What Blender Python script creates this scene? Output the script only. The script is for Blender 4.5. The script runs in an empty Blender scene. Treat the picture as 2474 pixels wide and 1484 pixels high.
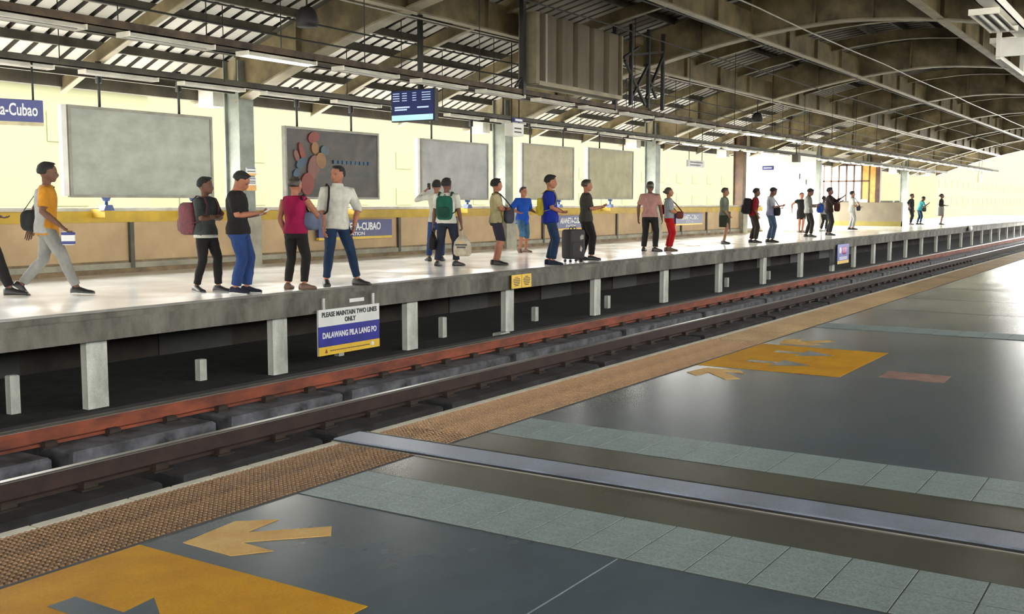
import bpy, bmesh, math, random
from mathutils import Vector as V, Matrix as M
random.seed(7)
PI = math.pi
S = bpy.context.scene
C = S.collection

# ------------------------------------------------------------------ camera, sky, exposure
cam = bpy.data.objects.new('camera', bpy.data.cameras.new('camera'))
C.objects.link(cam)
cam.data.sensor_fit = 'HORIZONTAL'
cam.data.sensor_width = 36.0
cam.data.lens = 36.0 * 2549 / 2474
cam.data.clip_end = 1000
YAW, PITCH = 0.99772, 0.09812                    # yaw from +Y (across the tracks) towards +X (along them)
cam.location = (0, 0, 1.15)
cam.rotation_euler = (PI / 2 - PITCH, -0.0005, -YAW)
S.camera = cam

w = bpy.data.worlds.new('overcast_sky'); S.world = w
w.use_nodes = True
bg = w.node_tree.nodes['Background']
bg.inputs[0].default_value = (1.0, 0.985, 0.93, 1)
bg.inputs[1].default_value = 14.5

vs = S.view_settings
vs.view_transform = 'Standard'; vs.look = 'None'; vs.gamma = 1.0; vs.exposure = 0.78
vs.use_curve_mapping = False
S.cycles.max_bounces = 8
S.cycles.diffuse_bounces = 5

# ------------------------------------------------------------------ materials
MATS = {}
TONE = 0.73                        # all paints a little darker than first mixed
def mat(name, col, rough=0.6, metal=0.0, var=0.15, scale=3.0, bump=0.0, stretch=(1, 1, 1), col2=None, emit=0.0,
        rough2=None, spec=None, fine=0.0, coord='Object', detail=6, wide=False):
    if name in MATS: return MATS[name]
    if name not in ('far_platform_floor', 'cream_white_wall', 'lit_tube', 'dim_lit_tube', 'fluorescent_housing', 'sky_screen_facade', 'sky_screen_window'):
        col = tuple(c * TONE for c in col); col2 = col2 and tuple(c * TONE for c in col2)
    m = bpy.data.materials.new(name); m.use_nodes = True
    nt = m.node_tree; N = nt.nodes; L = nt.links
    b = N['Principled BSDF']
    b.inputs['Roughness'].default_value = rough
    b.inputs['Metallic'].default_value = metal
    if spec is not None: b.inputs['Specular IOR Level'].default_value = spec
    tc = N.new('ShaderNodeTexCoord'); mp = N.new('ShaderNodeMapping')
    mp.inputs['Scale'].default_value = stretch
    L.new(tc.outputs[coord], mp.inputs[0])
    nz = N.new('ShaderNodeTexNoise'); nz.inputs['Scale'].default_value = scale
    nz.inputs['Detail'].default_value = detail; nz.inputs['Roughness'].default_value = 0.62
    L.new(mp.outputs[0], nz.inputs['Vector'])
    r = N.new('ShaderNodeValToRGB')
    r.color_ramp.interpolation = 'B_SPLINE' if wide else 'LINEAR'
    c2 = col2 or tuple(max(0, x * (1 - 2.2 * var)) for x in col)
    c1 = col if col2 else tuple(min(1, x * (1 + var)) for x in col)
    r.color_ramp.elements[0].position = 0.2 if wide else 0.33; r.color_ramp.elements[1].position = 0.8 if wide else 0.68
    r.color_ramp.elements[0].color = (*c2, 1); r.color_ramp.elements[1].color = (*c1, 1)
    L.new(nz.outputs['Fac'], r.inputs[0])
    out = r.outputs[0]
    if fine:
        n2 = N.new('ShaderNodeTexNoise'); n2.inputs['Scale'].default_value = 130; n2.inputs['Detail'].default_value = 2
        L.new(tc.outputs[coord], n2.inputs['Vector'])
        mx = N.new('ShaderNodeMixRGB'); mx.blend_type = 'OVERLAY'; mx.inputs[0].default_value = fine
        L.new(out, mx.inputs[1]); L.new(n2.outputs['Fac'], mx.inputs[2]); out = mx.outputs[0]
    L.new(out, b.inputs['Base Color'])
    if rough2 is not None:
        mr = N.new('ShaderNodeMapRange'); mr.inputs[3].default_value = rough; mr.inputs[4].default_value = rough2
        mr.inputs[1].default_value = 0.15 if wide else 0.35; mr.inputs[2].default_value = 0.85 if wide else 0.65
        if wide: mr.interpolation_type = 'SMOOTHSTEP'
        L.new(nz.outputs['Fac'], mr.inputs[0]); L.new(mr.outputs[0], b.inputs['Roughness'])
    if bump:
        bp = N.new('ShaderNodeBump'); bp.inputs['Strength'].default_value = bump; bp.inputs['Distance'].default_value = 0.02
        L.new(nz.outputs['Fac'], bp.inputs['Height']); L.new(bp.outputs[0], b.inputs['Normal'])
    if emit:
        b.inputs['Emission Color'].default_value = (*col, 1)
        b.inputs['Emission Strength'].default_value = emit
    MATS[name] = m
    return m

def cloth(name, col, var=0.12, scale=9, col2=None, bump=0.25):
    return mat('cloth_' + name, col, 0.85, 0, var, scale, bump, (1, 1, 0.6), col2, spec=0.2)

CONC = mat('concrete_fascia', (0.155, 0.15, 0.125), 0.85, 0, 0.3, 2.2, 0.25, (1.2, 1.2, 0.5), fine=0.3)
CONCL = mat('concrete_post', (0.62, 0.64, 0.58), 0.85, 0, 0.2, 3.0, 0.2, (1, 1, 0.4), fine=0.4)
DARKC = mat('dark_concrete', (0.035, 0.03, 0.022), 0.95, 0, 0.35, 1.2, 0.3)  # near-black concrete for track walls, soffit and roof skin
BALL = mat('trackbed_slab', (0.016, 0.017, 0.017), 0.95, 0, 0.4, 4.0, 0.4)
PLINTHD = mat('dark_plinth_concrete', (0.04, 0.04, 0.044), 0.9, 0, 0.4, 2.6, 0.4)  # darker copy of the plinth concrete for the near row
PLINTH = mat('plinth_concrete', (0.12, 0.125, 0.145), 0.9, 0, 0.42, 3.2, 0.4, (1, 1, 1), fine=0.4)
RUST = mat('rusty_rail_web', (0.25, 0.055, 0.022), 0.8, 0.0, 0.3, 5.0, 0.2, (0.4, 1, 1))
RAILTOP = mat('polished_rail_head', (0.36, 0.34, 0.31), 0.42, 0.9, 0.05, 3)
CLIP = mat('rail_clip_iron', (0.045, 0.03, 0.022), 0.8, 0.3, 0.2, 8)
FLOORN = mat('polished_dark_floor', (0.115, 0.158, 0.19), 0.26, 0, 0.0, 1.3, 0.10, (0.7, 1.3, 1), col2=(0.05, 0.072, 0.09), rough2=0.17, detail=4, wide=True)
FLOORB = mat('brownish_floor_band', (0.115, 0.12, 0.095), 0.26, 0, 0.0, 1.6, 0.08, (0.7, 1.3, 1), col2=(0.06, 0.064, 0.052), rough2=0.18, detail=4, wide=True)
TERR = mat('pale_terrazzo_tile', (0.235, 0.30, 0.30), 0.45, 0, 0.08, 6, 0.0, fine=0.8)
GROUT = mat('dark_grout', (0.05, 0.05, 0.05), 0.9, 0, 0.1, 6)
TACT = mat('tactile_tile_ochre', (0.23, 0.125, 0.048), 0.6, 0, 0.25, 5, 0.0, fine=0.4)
TACTB = mat('tactile_tile_lit', (0.36, 0.205, 0.09), 0.55, 0, 0.2, 5, 0.0, fine=0.3)  # same tile made lighter, grazing light put into the colour
TACTC = mat('tactile_tile_sheen', (0.46, 0.32, 0.17), 0.5, 0, 0.15, 1.5, 0.0, fine=0.3)  # lighter again for the far strip, sheen painted into the colour
EDGEW = mat('white_nosing', (0.62, 0.59, 0.48), 0.6, 0, 0.15, 5)
COVER = mat('joint_cover_steel', (0.36, 0.42, 0.54), 0.28, 0.4, 0.15, 4, 0.0, rough2=0.45, fine=0.3)
PAINTY = mat('yellow_floor_paint', (0.60, 0.31, 0.004), 0.6, 0, 0.0, 4, 0.0, col2=(0.46, 0.21, 0.003), fine=0.25, spec=.15)
PAINTP = mat('worn_pale_yellow_paint', (0.66, 0.46, 0.16), 0.5, 0, 0.0, 5, 0.0, col2=(0.52, 0.27, 0.03), fine=0.25)
PINK = mat('faded_red_paint', (0.30, 0.17, 0.14), 0.6, 0, 0.2, 6, fine=0.4)
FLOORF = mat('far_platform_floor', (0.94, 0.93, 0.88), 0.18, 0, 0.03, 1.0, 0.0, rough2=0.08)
STEELT = mat('tan_painted_steel', (0.24, 0.185, 0.09), 0.65, 0, 0.3, 1.4, 0.1, fine=0.2)
STEELF = mat('lit_tan_steel', (0.33, 0.28, 0.17), 0.55, 0, 0.2, 1.4, 0.1, fine=0.2)  # same tan paint as the webs, lightened for light from below
PURL = mat('grey_purlin_steel', (0.10, 0.09, 0.065), 0.7, 0, 0.3, 1.5, 0.1)
DECK = mat('grey_roof_sheet', (0.16, 0.14, 0.11), 0.6, 0, 0.18, 0.8, 0.0, (0.3, 1, 1))
DECKD = mat('shaded_roof_rib', (0.05, 0.043, 0.032), 0.8, 0, 0.2, 1)  # shadow in the sheet corrugations put into the rib colour
DARK = mat('black_steel', (0.018, 0.018, 0.018), 0.6, 0, 0.2, 4)
RUSTY = mat('rust_stained_tray', (0.11, 0.075, 0.045), 0.8, 0, 0.35, 3)
COLM = mat('grey_column_steel', (0.26, 0.29, 0.25), 0.6, 0, 0.2, 2, fine=0.2)
COLBR = mat('brown_column_steel', (0.11, 0.055, 0.02), 0.6, 0, 0.3, 2)
COLC = mat('column_concrete_base', (0.42, 0.40, 0.31), 0.8, 0, 0.15, 2, fine=0.2)
CREAM = mat('peach_wall_panel', (0.58, 0.41, 0.225), 0.75, 0, 0.08, 1.6, fine=0.3)
YBAND = mat('yellow_wall_band', (0.52, 0.335, 0.015), 0.6, 0, 0.12, 2.5)
COPE = mat('grey_coping', (0.55, 0.52, 0.45), 0.7, 0, 0.12, 3)
LEDGE = mat('brown_wall_ledge', (0.26, 0.18, 0.09), 0.7, 0, 0.25, 3)
POSTD = mat('dark_wall_post', (0.09, 0.085, 0.06), 0.6, 0, 0.2, 3)
WHITEP = mat('white_paint', (0.78, 0.76, 0.70), 0.5, 0, 0.05, 3)
WALLW = mat('cream_white_wall', (0.95, 0.92, 0.78), 0.7, 0, 0.04, 1.2)
BUILD = mat('sky_screen_facade', (0.080, 0.080, 0.049), 0.9, 0, 0.02, 0.2, spec=0)  # dark olive that reads cream only under the very bright sky
BUILDW = mat('sky_screen_window', (0.077, 0.077, 0.047), 0.9, 0, 0.02, 0.5, spec=0)  # nearly the facade colour, just as dark
STREET = mat('pale_street', (0.35, 0.34, 0.30), 0.9, 0, 0.1, 0.3)
BLUE = mat('navy_sign_face', (0.012, 0.022, 0.19), 0.4, 0, 0.05, 3)
SIGNW = mat('white_sign_face', (0.72, 0.74, 0.72), 0.45, 0, 0.03, 3)
SIGNY = mat('yellow_sign_face', (0.80, 0.52, 0.02), 0.45, 0, 0.05, 3)
INK = mat('dark_ink', (0.03, 0.03, 0.035), 0.6, 0, 0.05, 3)
LET = mat('white_lettering', (0.8, 0.82, 0.82), 0.5, 0, 0.02, 3)
HANGB = mat('blue_painted_foot', (0.03, 0.08, 0.26), 0.5, 0, 0.1, 3)
CANV = mat('grey_billboard_canvas', (0.40, 0.42, 0.36), 0.85, 0, 0.1, 2.2, 0.4, (1, 1, 1.6))
CANVT = mat('tan_billboard_canvas', (0.44, 0.39, 0.27), 0.85, 0, 0.1, 2.2, 0.4, (1, 1, 1.6))
POSTER = mat('dark_poster_print', (0.085, 0.068, 0.054), 0.6, 0, 0.0, 1.6, 0.1, (1, 1, 2.2), col2=(0.028, 0.034, 0.034))
FIXT = mat('fluorescent_housing', (0.74, 0.71, 0.62), 0.45, 0, 0.1, 3)
TUBEOFF = mat('unlit_tube', (0.85, 0.85, 0.80), 0.3, 0, 0.02, 3)
TUBEON = mat('lit_tube', (1.0, 0.97, 0.86), 0.3, 0, 0.0, 3, emit=9.0)
TUBEDIM = mat('dim_lit_tube', (1.0, 0.97, 0.86), 0.3, 0, 0.0, 3, emit=2.0)
RIBBED = mat('tan_ribbed_backing', (0.19, 0.155, 0.10), 0.7, 0, 0.15, 2, fine=0.2, stretch=(1, 1, 0.3))
def translucent(name, col):
    m = bpy.data.materials.new(name); m.use_nodes = True; N = m.node_tree.nodes; L = m.node_tree.links
    N.remove(N['Principled BSDF'])
    tr = N.new('ShaderNodeBsdfTranslucent'); di = N.new('ShaderNodeBsdfDiffuse'); mx = N.new('ShaderNodeMixShader')
    tc = N.new('ShaderNodeTexCoord'); nz = N.new('ShaderNodeTexNoise'); nz.inputs['Scale'].default_value = 0.5; nz.inputs['Detail'].default_value = 4
    rp = N.new('ShaderNodeValToRGB'); rp.color_ramp.elements[0].position = .35; rp.color_ramp.elements[1].position = .62
    rp.color_ramp.elements[0].color = (*(c * .45 for c in col), 1); rp.color_ramp.elements[1].color = (*col, 1)
    L.new(tc.outputs['Object'], nz.inputs['Vector']); L.new(nz.outputs['Fac'], rp.inputs[0]); L.new(rp.outputs[0], tr.inputs[0])
    di.inputs[0].default_value = (.45, .43, .38, 1); mx.inputs[0].default_value = .5
    L.new(tr.outputs[0], mx.inputs[1]); L.new(di.outputs[0], mx.inputs[2]); L.new(mx.outputs[0], N['Material Output'].inputs[0])
    return m
SKYL = translucent('translucent_roof_sheet', (0.052, 0.050, 0.044))
SKYL2 = translucent('dim_translucent_sheet', (0.012, 0.011, 0.0095))  # lower transmission than the eave sheets
GLASSB = translucent('pale_glass_block', (0.35, 0.32, 0.2))
CABLE = mat('black_cable', (0.02, 0.02, 0.02), 0.6, 0, 0.1, 3)
WIREL = mat('pale_contact_wire', (0.5, 0.47, 0.40), 0.35, 0.6, 0.1, 3)
SCREEN = mat('blue_screen', (0.008, 0.02, 0.12), 0.35, 0, 0.1, 1.5, emit=0.2)
SCREENL = mat('pale_screen_band', (0.35, 0.62, 0.62), 0.3, 0, 0.1, 2, emit=0.8)
SCRTXT = mat('screen_text', (0.5, 0.62, 0.85), 0.3, 0, 0.0, 2, emit=0.5)
ORANGE = mat('amber_glazing', (0.85, 0.42, 0.08), 0.4, 0, 0.2, 2)
GLASSB = None
BROWN = mat('brown_mullion', (0.10, 0.045, 0.02), 0.6, 0, 0.2, 3)
TANW = mat('tan_counter_wall', (0.17, 0.14, 0.092), 0.75, 0, 0.08, 2)
OLIVE = mat('olive_yellow_skirting', (0.19, 0.15, 0.01), 0.6, 0, 0.1, 2)

# ------------------------------------------------------------------ helpers
def link(o, parent=None):
    C.objects.link(o)
    if parent is not None: o.parent = parent
    return o
def tag(o, label=None, cat=None, group=None, kind=None):
    if label: o['label'] = label
    if cat: o['category'] = cat
    if group: o['group'] = group
    if kind: o['kind'] = kind
    return o
def empty(name, loc=(0, 0, 0), rz=0.0, label=None, cat=None, group=None, kind=None):
    o = bpy.data.objects.new(name, None); o.empty_display_size = 0.1
    o.location = loc; o.rotation_euler = (0, 0, rz)
    return tag(link(o), label, cat, group, kind)

class MB:
    def __init__(s): s.v = []; s.f = []; s.mi = []; s.sm = []
    def add(s, vs_, fs, mi=0, smooth=False):
        n = len(s.v); s.v += [tuple(p) for p in vs_]
        for f in fs:
            s.f.append([i + n for i in f]); s.mi.append(mi); s.sm.append(smooth)
        return s
    def box(s, x0, x1, y0, y1, z0, z1, mi=0):
        vs_ = [(x, y, z) for x in (x0, x1) for y in (y0, y1) for z in (z0, z1)]
        return s.add(vs_, [(0, 1, 3, 2), (4, 6, 7, 5), (0, 4, 5, 1), (2, 3, 7, 6), (0, 2, 6, 4), (1, 5, 7, 3)], mi)
    def bevbox(s, x0, x1, y0, y1, z0, z1, b, mi=0):
        """box with chamfered top edges"""
        vs_ = [(x0, y0, z0), (x1, y0, z0), (x1, y1, z0), (x0, y1, z0), (x0, y0, z1 - b), (x1, y0, z1 - b), (x1, y1, z1 - b), (x0, y1, z1 - b),
               (x0 + b, y0 + b, z1), (x1 - b, y0 + b, z1), (x1 - b, y1 - b, z1), (x0 + b, y1 - b, z1)]
        return s.add(vs_, [(3, 2, 1, 0), (0, 1, 5, 4), (1, 2, 6, 5), (2, 3, 7, 6), (3, 0, 4, 7), (4, 5, 9, 8), (5, 6, 10, 9), (6, 7, 11, 10), (7, 4, 8, 11), (8, 9, 10, 11)], mi)
    def bar(s, p, q, wd, ht, mi=0, up=(0, 0, 1)):
        p, q = V(p), V(q); d = (q - p).normalized(); u = V(up)
        a = d.cross(u)
        if a.length < 1e-4: a = d.cross(V((1, 0, 0)))
        a.normalize(); b = a.cross(d).normalized()
        vs_ = [c + a * (sx * wd / 2) + b * (sz * ht / 2) for c in (p, q) for sx, sz in ((-1, -1), (1, -1), (1, 1), (-1, 1))]
        return s.add(vs_, [(3, 2, 1, 0), (4, 5, 6, 7), (0, 1, 5, 4), (1, 2, 6, 5), (2, 3, 7, 6), (3, 0, 4, 7)], mi)
    def loft(s, rings, mi=0, smooth=True, cap=True):
        n = len(rings[0]); vs_ = [p for r in rings for p in r]; fs = []
        for i in range(len(rings) - 1):
            for j in range(n):
                fs.append((i * n + j, i * n + (j + 1) % n, (i + 1) * n + (j + 1) % n, (i + 1) * n + j))
        if cap:
            fs.append(tuple(range(n - 1, -1, -1))); k = (len(rings) - 1) * n
            fs.append(tuple(range(k, k + n)))
        return s.add(vs_, fs, mi, smooth)
    def tube(s, pts, rad, seg=10, mi=0, flat=None):
        pts = [V(p) for p in pts]
        if not hasattr(rad, '__len__'): rad = [rad] * len(pts)
        rings = []; a = None
        for i, p in enumerate(pts):
            d = (pts[min(i + 1, len(pts) - 1)] - pts[max(i - 1, 0)]).normalized()
            if a is None:
                a = V(flat) if flat is not None else d.orthogonal()
            a = a - d * a.dot(d)
            if a.length < 1e-5: a = d.orthogonal()
            a.normalize(); b = d.cross(a)
            r = rad[i]; ra, rb = r if hasattr(r, '__len__') else (r, r)
            rings.append([p + a * (ra * math.cos(2 * PI * k / seg)) + b * (rb * math.sin(2 * PI * k / seg)) for k in range(seg)])
        return s.loft(rings, mi)
    def ell(s, c, r, mi=0, su=12, sv=8, xf=None, R=None):
        c = V(c); rings = []
        for i in range(1, sv):
            t = PI * i / sv
            ring = []
            for k in range(su):
                a = 2 * PI * k / su
                p = V((r[0] * math.sin(t) * math.cos(a), r[1] * math.sin(t) * math.sin(a), -r[2] * math.cos(t)))
                if xf: p = xf(p)
                if R is not None: p = R @ p
                ring.append(c + p)
            rings.append(ring)
        return s.loft(rings, mi)
    def prism(s, poly, h0, h1, mi=0, axis='z'):
        n = len(poly)
        def P(a, b, h): return (a, b, h) if axis == 'z' else ((a, h, b) if axis == 'y' else (h, a, b))
        vs_ = [P(a, b, h0) for a, b in poly] + [P(a, b, h1) for a, b in poly]
        fs = [tuple(range(n - 1, -1, -1)), tuple(range(n, 2 * n))] + [(i, (i + 1) % n, n + (i + 1) % n, n + i) for i in range(n)]
        return s.add(vs_, fs, mi)
    def mesh(s, name, mats):
        me = bpy.data.meshes.new(name); me.from_pydata(s.v, [], s.f)
        for m in (mats if isinstance(mats, (list, tuple)) else [mats]): me.materials.append(m)
        me.polygons.foreach_set('material_index', s.mi); me.polygons.foreach_set('use_smooth', s.sm)
        bm = bmesh.new(); bm.from_mesh(me); bmesh.ops.recalc_face_normals(bm, faces=bm.faces); bm.to_mesh(me); bm.free()
        return me
    def build(s, name, mats, parent=None, loc=None, rz=None):
        o = bpy.data.objects.new(name, s.mesh(name, mats)); link(o, parent)
        if loc is not None: o.location = loc
        if rz is not None: o.rotation_euler = (0, 0, rz)
        return o
def inst(name, me, parent=None, loc=(0, 0, 0), rot=(0, 0, 0)):
    o = bpy.data.objects.new(name, me); o.location = loc; o.rotation_euler = rot
    return link(o, parent)
def text(body, size, m, parent, loc, rot, name='lettering', width=None, align='CENTER', bold=0.0):
    cu = bpy.data.curves.new(name, 'FONT'); cu.body = body; cu.size = size; cu.align_x = align; cu.align_y = 'CENTER'
    cu.extrude = 0.002; cu.offset = bold; cu.space_line = 0.85; cu.resolution_u = 3
    cu.materials.append(m)
    o = bpy.data.objects.new(name, cu); C.objects.link(o)
    TEXTS.append((o, name, parent, loc, rot, width or 1))
TEXTS = []
def flush_text():
    bpy.context.view_layer.update(); dg = bpy.context.evaluated_depsgraph_get()
    for o, name, parent, loc, rot, wd in TEXTS:
        me = bpy.data.meshes.new_from_object(o.evaluated_get(dg))
        bpy.data.objects.remove(o)
        n = bpy.data.objects.new(name, me); n.location = loc; n.rotation_euler = rot; n.scale = (wd, 1, 1); link(n, parent)
    TEXTS.clear()
FACE = (PI / 2, 0, 0)         # text standing up, read from -Y

# ------------------------------------------------------------------ key dimensions (metres)
YN, YF, YW = 3.45, 9.65, 14.9            # near edge, far edge, far wall
ZG = -1.08                               # track slab
X0, X1 = -60.0, 82.0
RIBX = [-3.9, 5.0, 13.9, 22.8, 31.7, 40.6, 49.5, 58.4, 67.3, 76.2]
YC = 6.4
def zb(y): return 4.96 - 0.0503 * abs(y - YC) ** 1.706

# ------------------------------------------------------------------ structure: floors
fl = empty('floor', kind='structure')
b = MB(); b.box(X0, X1 + 30, -2.0, 2.955, -0.35, 0.0); b.box(X0, X1 + 30, 2.955, YN - 0.01, -0.35, -0.012, 0)
b.build('platform_slab', FLOORN, fl)
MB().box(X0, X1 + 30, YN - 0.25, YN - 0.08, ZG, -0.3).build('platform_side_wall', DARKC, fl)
# white nosing blocks along the edge
nb = MB(); nb.bevbox(0.004, 0.203, 0, 0.055, -0.05, 0.002, 0.004); nbm = nb.mesh('nosing_block', EDGEW)
def nose_x(): return [1.333 + 0.2067 * k for k in range(55)]
for x in nose_x():
    if 3.74 <= x + 0.1 <= 3.99: continue
    inst('nosing_block', nbm, fl, (x, 3.395, 0))
MB().bevbox(12.71, X1 + 30, 3.395, 3.45, -0.05, 0.002, 0.004).build('nosing_strip', EDGEW, fl)
MB().bevbox(X0, 1.33, 3.395, 3.45, -0.05, 0.002, 0.004).build('nosing_strip', EDGEW, fl)
# tactile tiles with real blisters
def tactile(nx, ny, sx, sy, seg):
    t = MB(); t.bevbox(0.004, sx - 0.004, 0.004, sy - 0.004, -0.012, 0.0, 0.001)
    for i in range(nx):
        for j in range(ny):
            cx, cy = sx * (i + .5) / nx, sy * (j + .5) / ny; r = min(sx / nx, sy / ny) * 0.36
            a = [(cx + r * math.cos(2 * PI * k / seg), cy + r * math.sin(2 * PI * k / seg), 0) for k in range(seg)]
            c = [(cx + r * .6 * math.cos(2 * PI * k / seg), cy + r * .6 * math.sin(2 * PI * k / seg), 0.005) for k in range(seg)]
            t.loft([a, c], smooth=False)
    return t
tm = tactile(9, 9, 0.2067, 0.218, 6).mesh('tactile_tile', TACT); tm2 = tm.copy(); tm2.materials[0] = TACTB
for k in range(34):
    x = 1.333 + 0.2067 * k
    if x < 3.98 and x + 0.2067 > 3.76: continue
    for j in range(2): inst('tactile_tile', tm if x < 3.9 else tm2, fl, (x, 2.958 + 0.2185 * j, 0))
# cut tiles beside the joint cover
for xa, xb in ((3.607, 3.755), (3.995, 4.227)):
    for j in range(2):
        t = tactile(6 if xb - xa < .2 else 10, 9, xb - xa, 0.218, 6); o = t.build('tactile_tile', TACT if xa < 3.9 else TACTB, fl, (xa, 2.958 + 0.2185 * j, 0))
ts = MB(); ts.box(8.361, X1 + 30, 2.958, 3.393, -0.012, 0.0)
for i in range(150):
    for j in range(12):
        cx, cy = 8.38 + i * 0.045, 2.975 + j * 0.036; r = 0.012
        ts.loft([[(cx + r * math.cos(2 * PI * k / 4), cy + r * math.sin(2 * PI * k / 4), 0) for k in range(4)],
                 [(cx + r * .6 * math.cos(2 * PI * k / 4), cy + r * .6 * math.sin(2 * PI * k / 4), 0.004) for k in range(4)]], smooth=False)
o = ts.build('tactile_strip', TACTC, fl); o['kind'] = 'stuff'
MB().box(X0, 1.33, 2.958, 3.393, -0.012, 0.0).build('tactile_strip', TACT, fl)
MB().box(X0, X1 + 30, 2.94, 2.957, -0.01, 0.0015).build('tactile_border', GROUT, fl)
# bands of pale terrazzo tiles running across the platform
tb = MB(); tb.bevbox(0.0025, 0.2045, 0.0025, 0.2035, -0.01, 0.003, 0.0003); tbm = tb.mesh('tile', TERR)
for bx in (2.988, 4.322, 9.75):
    MB().box(bx - 0.004, bx + 0.416, -1.9, 2.94, -0.02, 0.0012).build('tile_bed', GROUT, fl)
    for r in range(2):
        for k in range(14 if bx < 9 else 12):
            inst('tile', tbm, fl, (bx + 0.207 * r, 2.936 - 0.206 * (k + 1), 0))
# thin joints in the polished floor
MB().box(1.0, 2.985, 1.515, 1.52, -0.01, 0.0008).build('floor_joint', COVER, fl)
for x in (11.8, 13.4, 15.2): MB().box(x, x + 0.006, -1.9, 2.94, -0.01, 0.0008).build('floor_joint', GROUT, fl)
MB().box(10.2, 40, 0.6, 0.606, -0.01, 0.0008).build('floor_joint', GROUT, fl)
for xa, xb in ((3.408, 3.742), (3.998, 4.315)): MB().box(xa, xb, -1.9, 2.935, -0.02, 0.0012).build('floor_band', FLOORB, fl)
# metal cover of the expansion joint, with its black gaskets
jc = empty('expansion_joint_cover', (3.87, 0, 0), label='grey metal expansion joint cover strip crossing the near platform floor', cat='joint cover')
MB().bevbox(-0.095, 0.095, -1.9, 3.47, -0.02, 0.010, 0.004).build('cover_plate', COVER, jc)
for s in (-1, 1):
    MB().box(s * 0.11 - 0.015, s * 0.11 + 0.015, -1.9, 3.462, -0.02, 0.004).build('rubber_gasket', DARK, jc)
    MB().box(s * 0.1285 - 0.003, s * 0.1285 + 0.003, -1.9, 3.45, -0.02, 0.005).build('edge_trim', RAILTOP, jc)
# painted door markings
def paint(name, poly, m, parent, z=0.0022):
    return MB().prism(poly, 0.0004, z).build(name, m, parent)
def marking(name, label): return empty(name, label=label, cat='floor marking')
m1 = marking('painted_door_box', 'worn yellow painted door box at the bottom of the photo, beside the ribbed tactile edge')
def box_with_arrows(m, xa, xb, ya, yb, arrows):
    paint('yellow_field', [(xa, ya), (xb, ya), (xb, yb), (xa, yb)], PAINTY, m)
    for cx in arrows:
        y1, y0 = yb - 0.24, yb - 0.70
        paint('grey_arrow', [(cx - .045, y1), (cx - .045, y0 + .24), (cx - .165, y0 + .26), (cx, y0), (cx + .165, y0 + .26), (cx + .045, y0 + .24), (cx + .045, y1)], FLOORN, m, 0.0032)
box_with_arrows(m1, 0.87, 2.23, 1.93, 2.935, (1.32, 1.775))
m2 = marking('painted_door_box', 'smaller yellow painted door box with grey arrows beside the faded red patch')
box_with_arrows(m2, 7.0, 8.34, 1.93, 2.935, (7.38, 7.96))
def boarding_arrow(name, poly, label):
    o = MB().prism(poly, 0.0004, 0.0022).build(name, PAINTP); tag(o, label, 'floor marking'); return o
A = [(2.325, 2.83), (2.59, 2.865), (2.69, 2.75), (2.52, 2.735), (2.735, 2.53), (2.655, 2.46), (2.435, 2.665), (2.43, 2.51), (2.32, 2.59)]
boarding_arrow('painted_arrow', A, 'large pale yellow floor arrow between the near door box and the tiled band')
boarding_arrow('painted_arrow', [(6.91 - (x - 2.325), y) for x, y in A], 'small faded yellow floor arrow on the near side of the far door box')
boarding_arrow('painted_arrow', [(8.45 + (x - 2.325), y) for x, y in A], 'thin yellow floor arrow just beyond the far door box')
tag(MB().prism([(7.13, 1.30), (7.44, 1.31), (7.45, 1.72), (7.14, 1.71)], 0.0004, 0.002).build('painted_patch', PINK), 'faded red painted rectangle on the grey floor beside the far yellow box', 'floor marking')

# far platform
fp = empty('floor_far_platform', kind='structure')
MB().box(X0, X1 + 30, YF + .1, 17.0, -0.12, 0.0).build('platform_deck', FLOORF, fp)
MB().bevbox(X0, X1 + 30, YF - 0.05, YF + 0.22, -0.06, 0.004, 0.01).build('edge_nosing', CONC, fp)
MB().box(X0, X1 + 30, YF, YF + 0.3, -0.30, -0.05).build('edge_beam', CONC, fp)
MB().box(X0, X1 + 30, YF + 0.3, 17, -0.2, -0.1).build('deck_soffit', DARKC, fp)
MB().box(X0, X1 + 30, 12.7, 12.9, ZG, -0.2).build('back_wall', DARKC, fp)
gb = MB().box(X0, X1 + 30, 3.2, 13.0, ZG - 0.2, ZG).build('ground_trackbed', BALL); gb['kind'] = 'structure'
px = [-1.2, 1.6, 4.35, 7.1, 9.84, 12.62, 15.35, 18.57, 21.83, 25.1, 28.35, 31.65, 35.0, 37.6, 40.3, 42.8, 45.5] + [48.5 + 3.1 * k for k in range(12)]
pm = MB().bevbox(-0.13, 0.13, -0.05, 0.05, ZG, -0.29, 0.0).mesh('concrete_post', CONCL)
for i, x in enumerate(px):
    if x < 5: continue
    o = inst('support_post', pm, fp, (x, 10.0, 0))
sm = MB().bevbox(-0.055, 0.055, -0.045, 0.045, ZG, ZG + 0.36, 0.01).mesh('concrete_stub', CONCL)
for i, (x, s) in enumerate([(6.42, 1.15), (8.95, .75), (11.52, .7), (14.06, .95), (17.0, .75), (19.95, .75), (26.8, .7), (30.1, .7)]):
    inst('support_stub', sm, fp, (x, 10.45, ZG * (1 - s)), (0, 0, 0)).scale = (1, 1, s)
for i in range(12):
    x = 7.0 + i * 3.6
    MB().box(x - .5, x + .9, 12.68, 12.72, ZG, -0.55).build('recess_shade_panel', DARK, fp)  # flat black panels, the shade of recesses put into their colour
MB().box(X0, 90, 9.25, 9.4, ZG, ZG + 0.10).build('cable_trough', mat('trough_concrete', (0.10, 0.10, 0.10), 0.8), fp)

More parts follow.
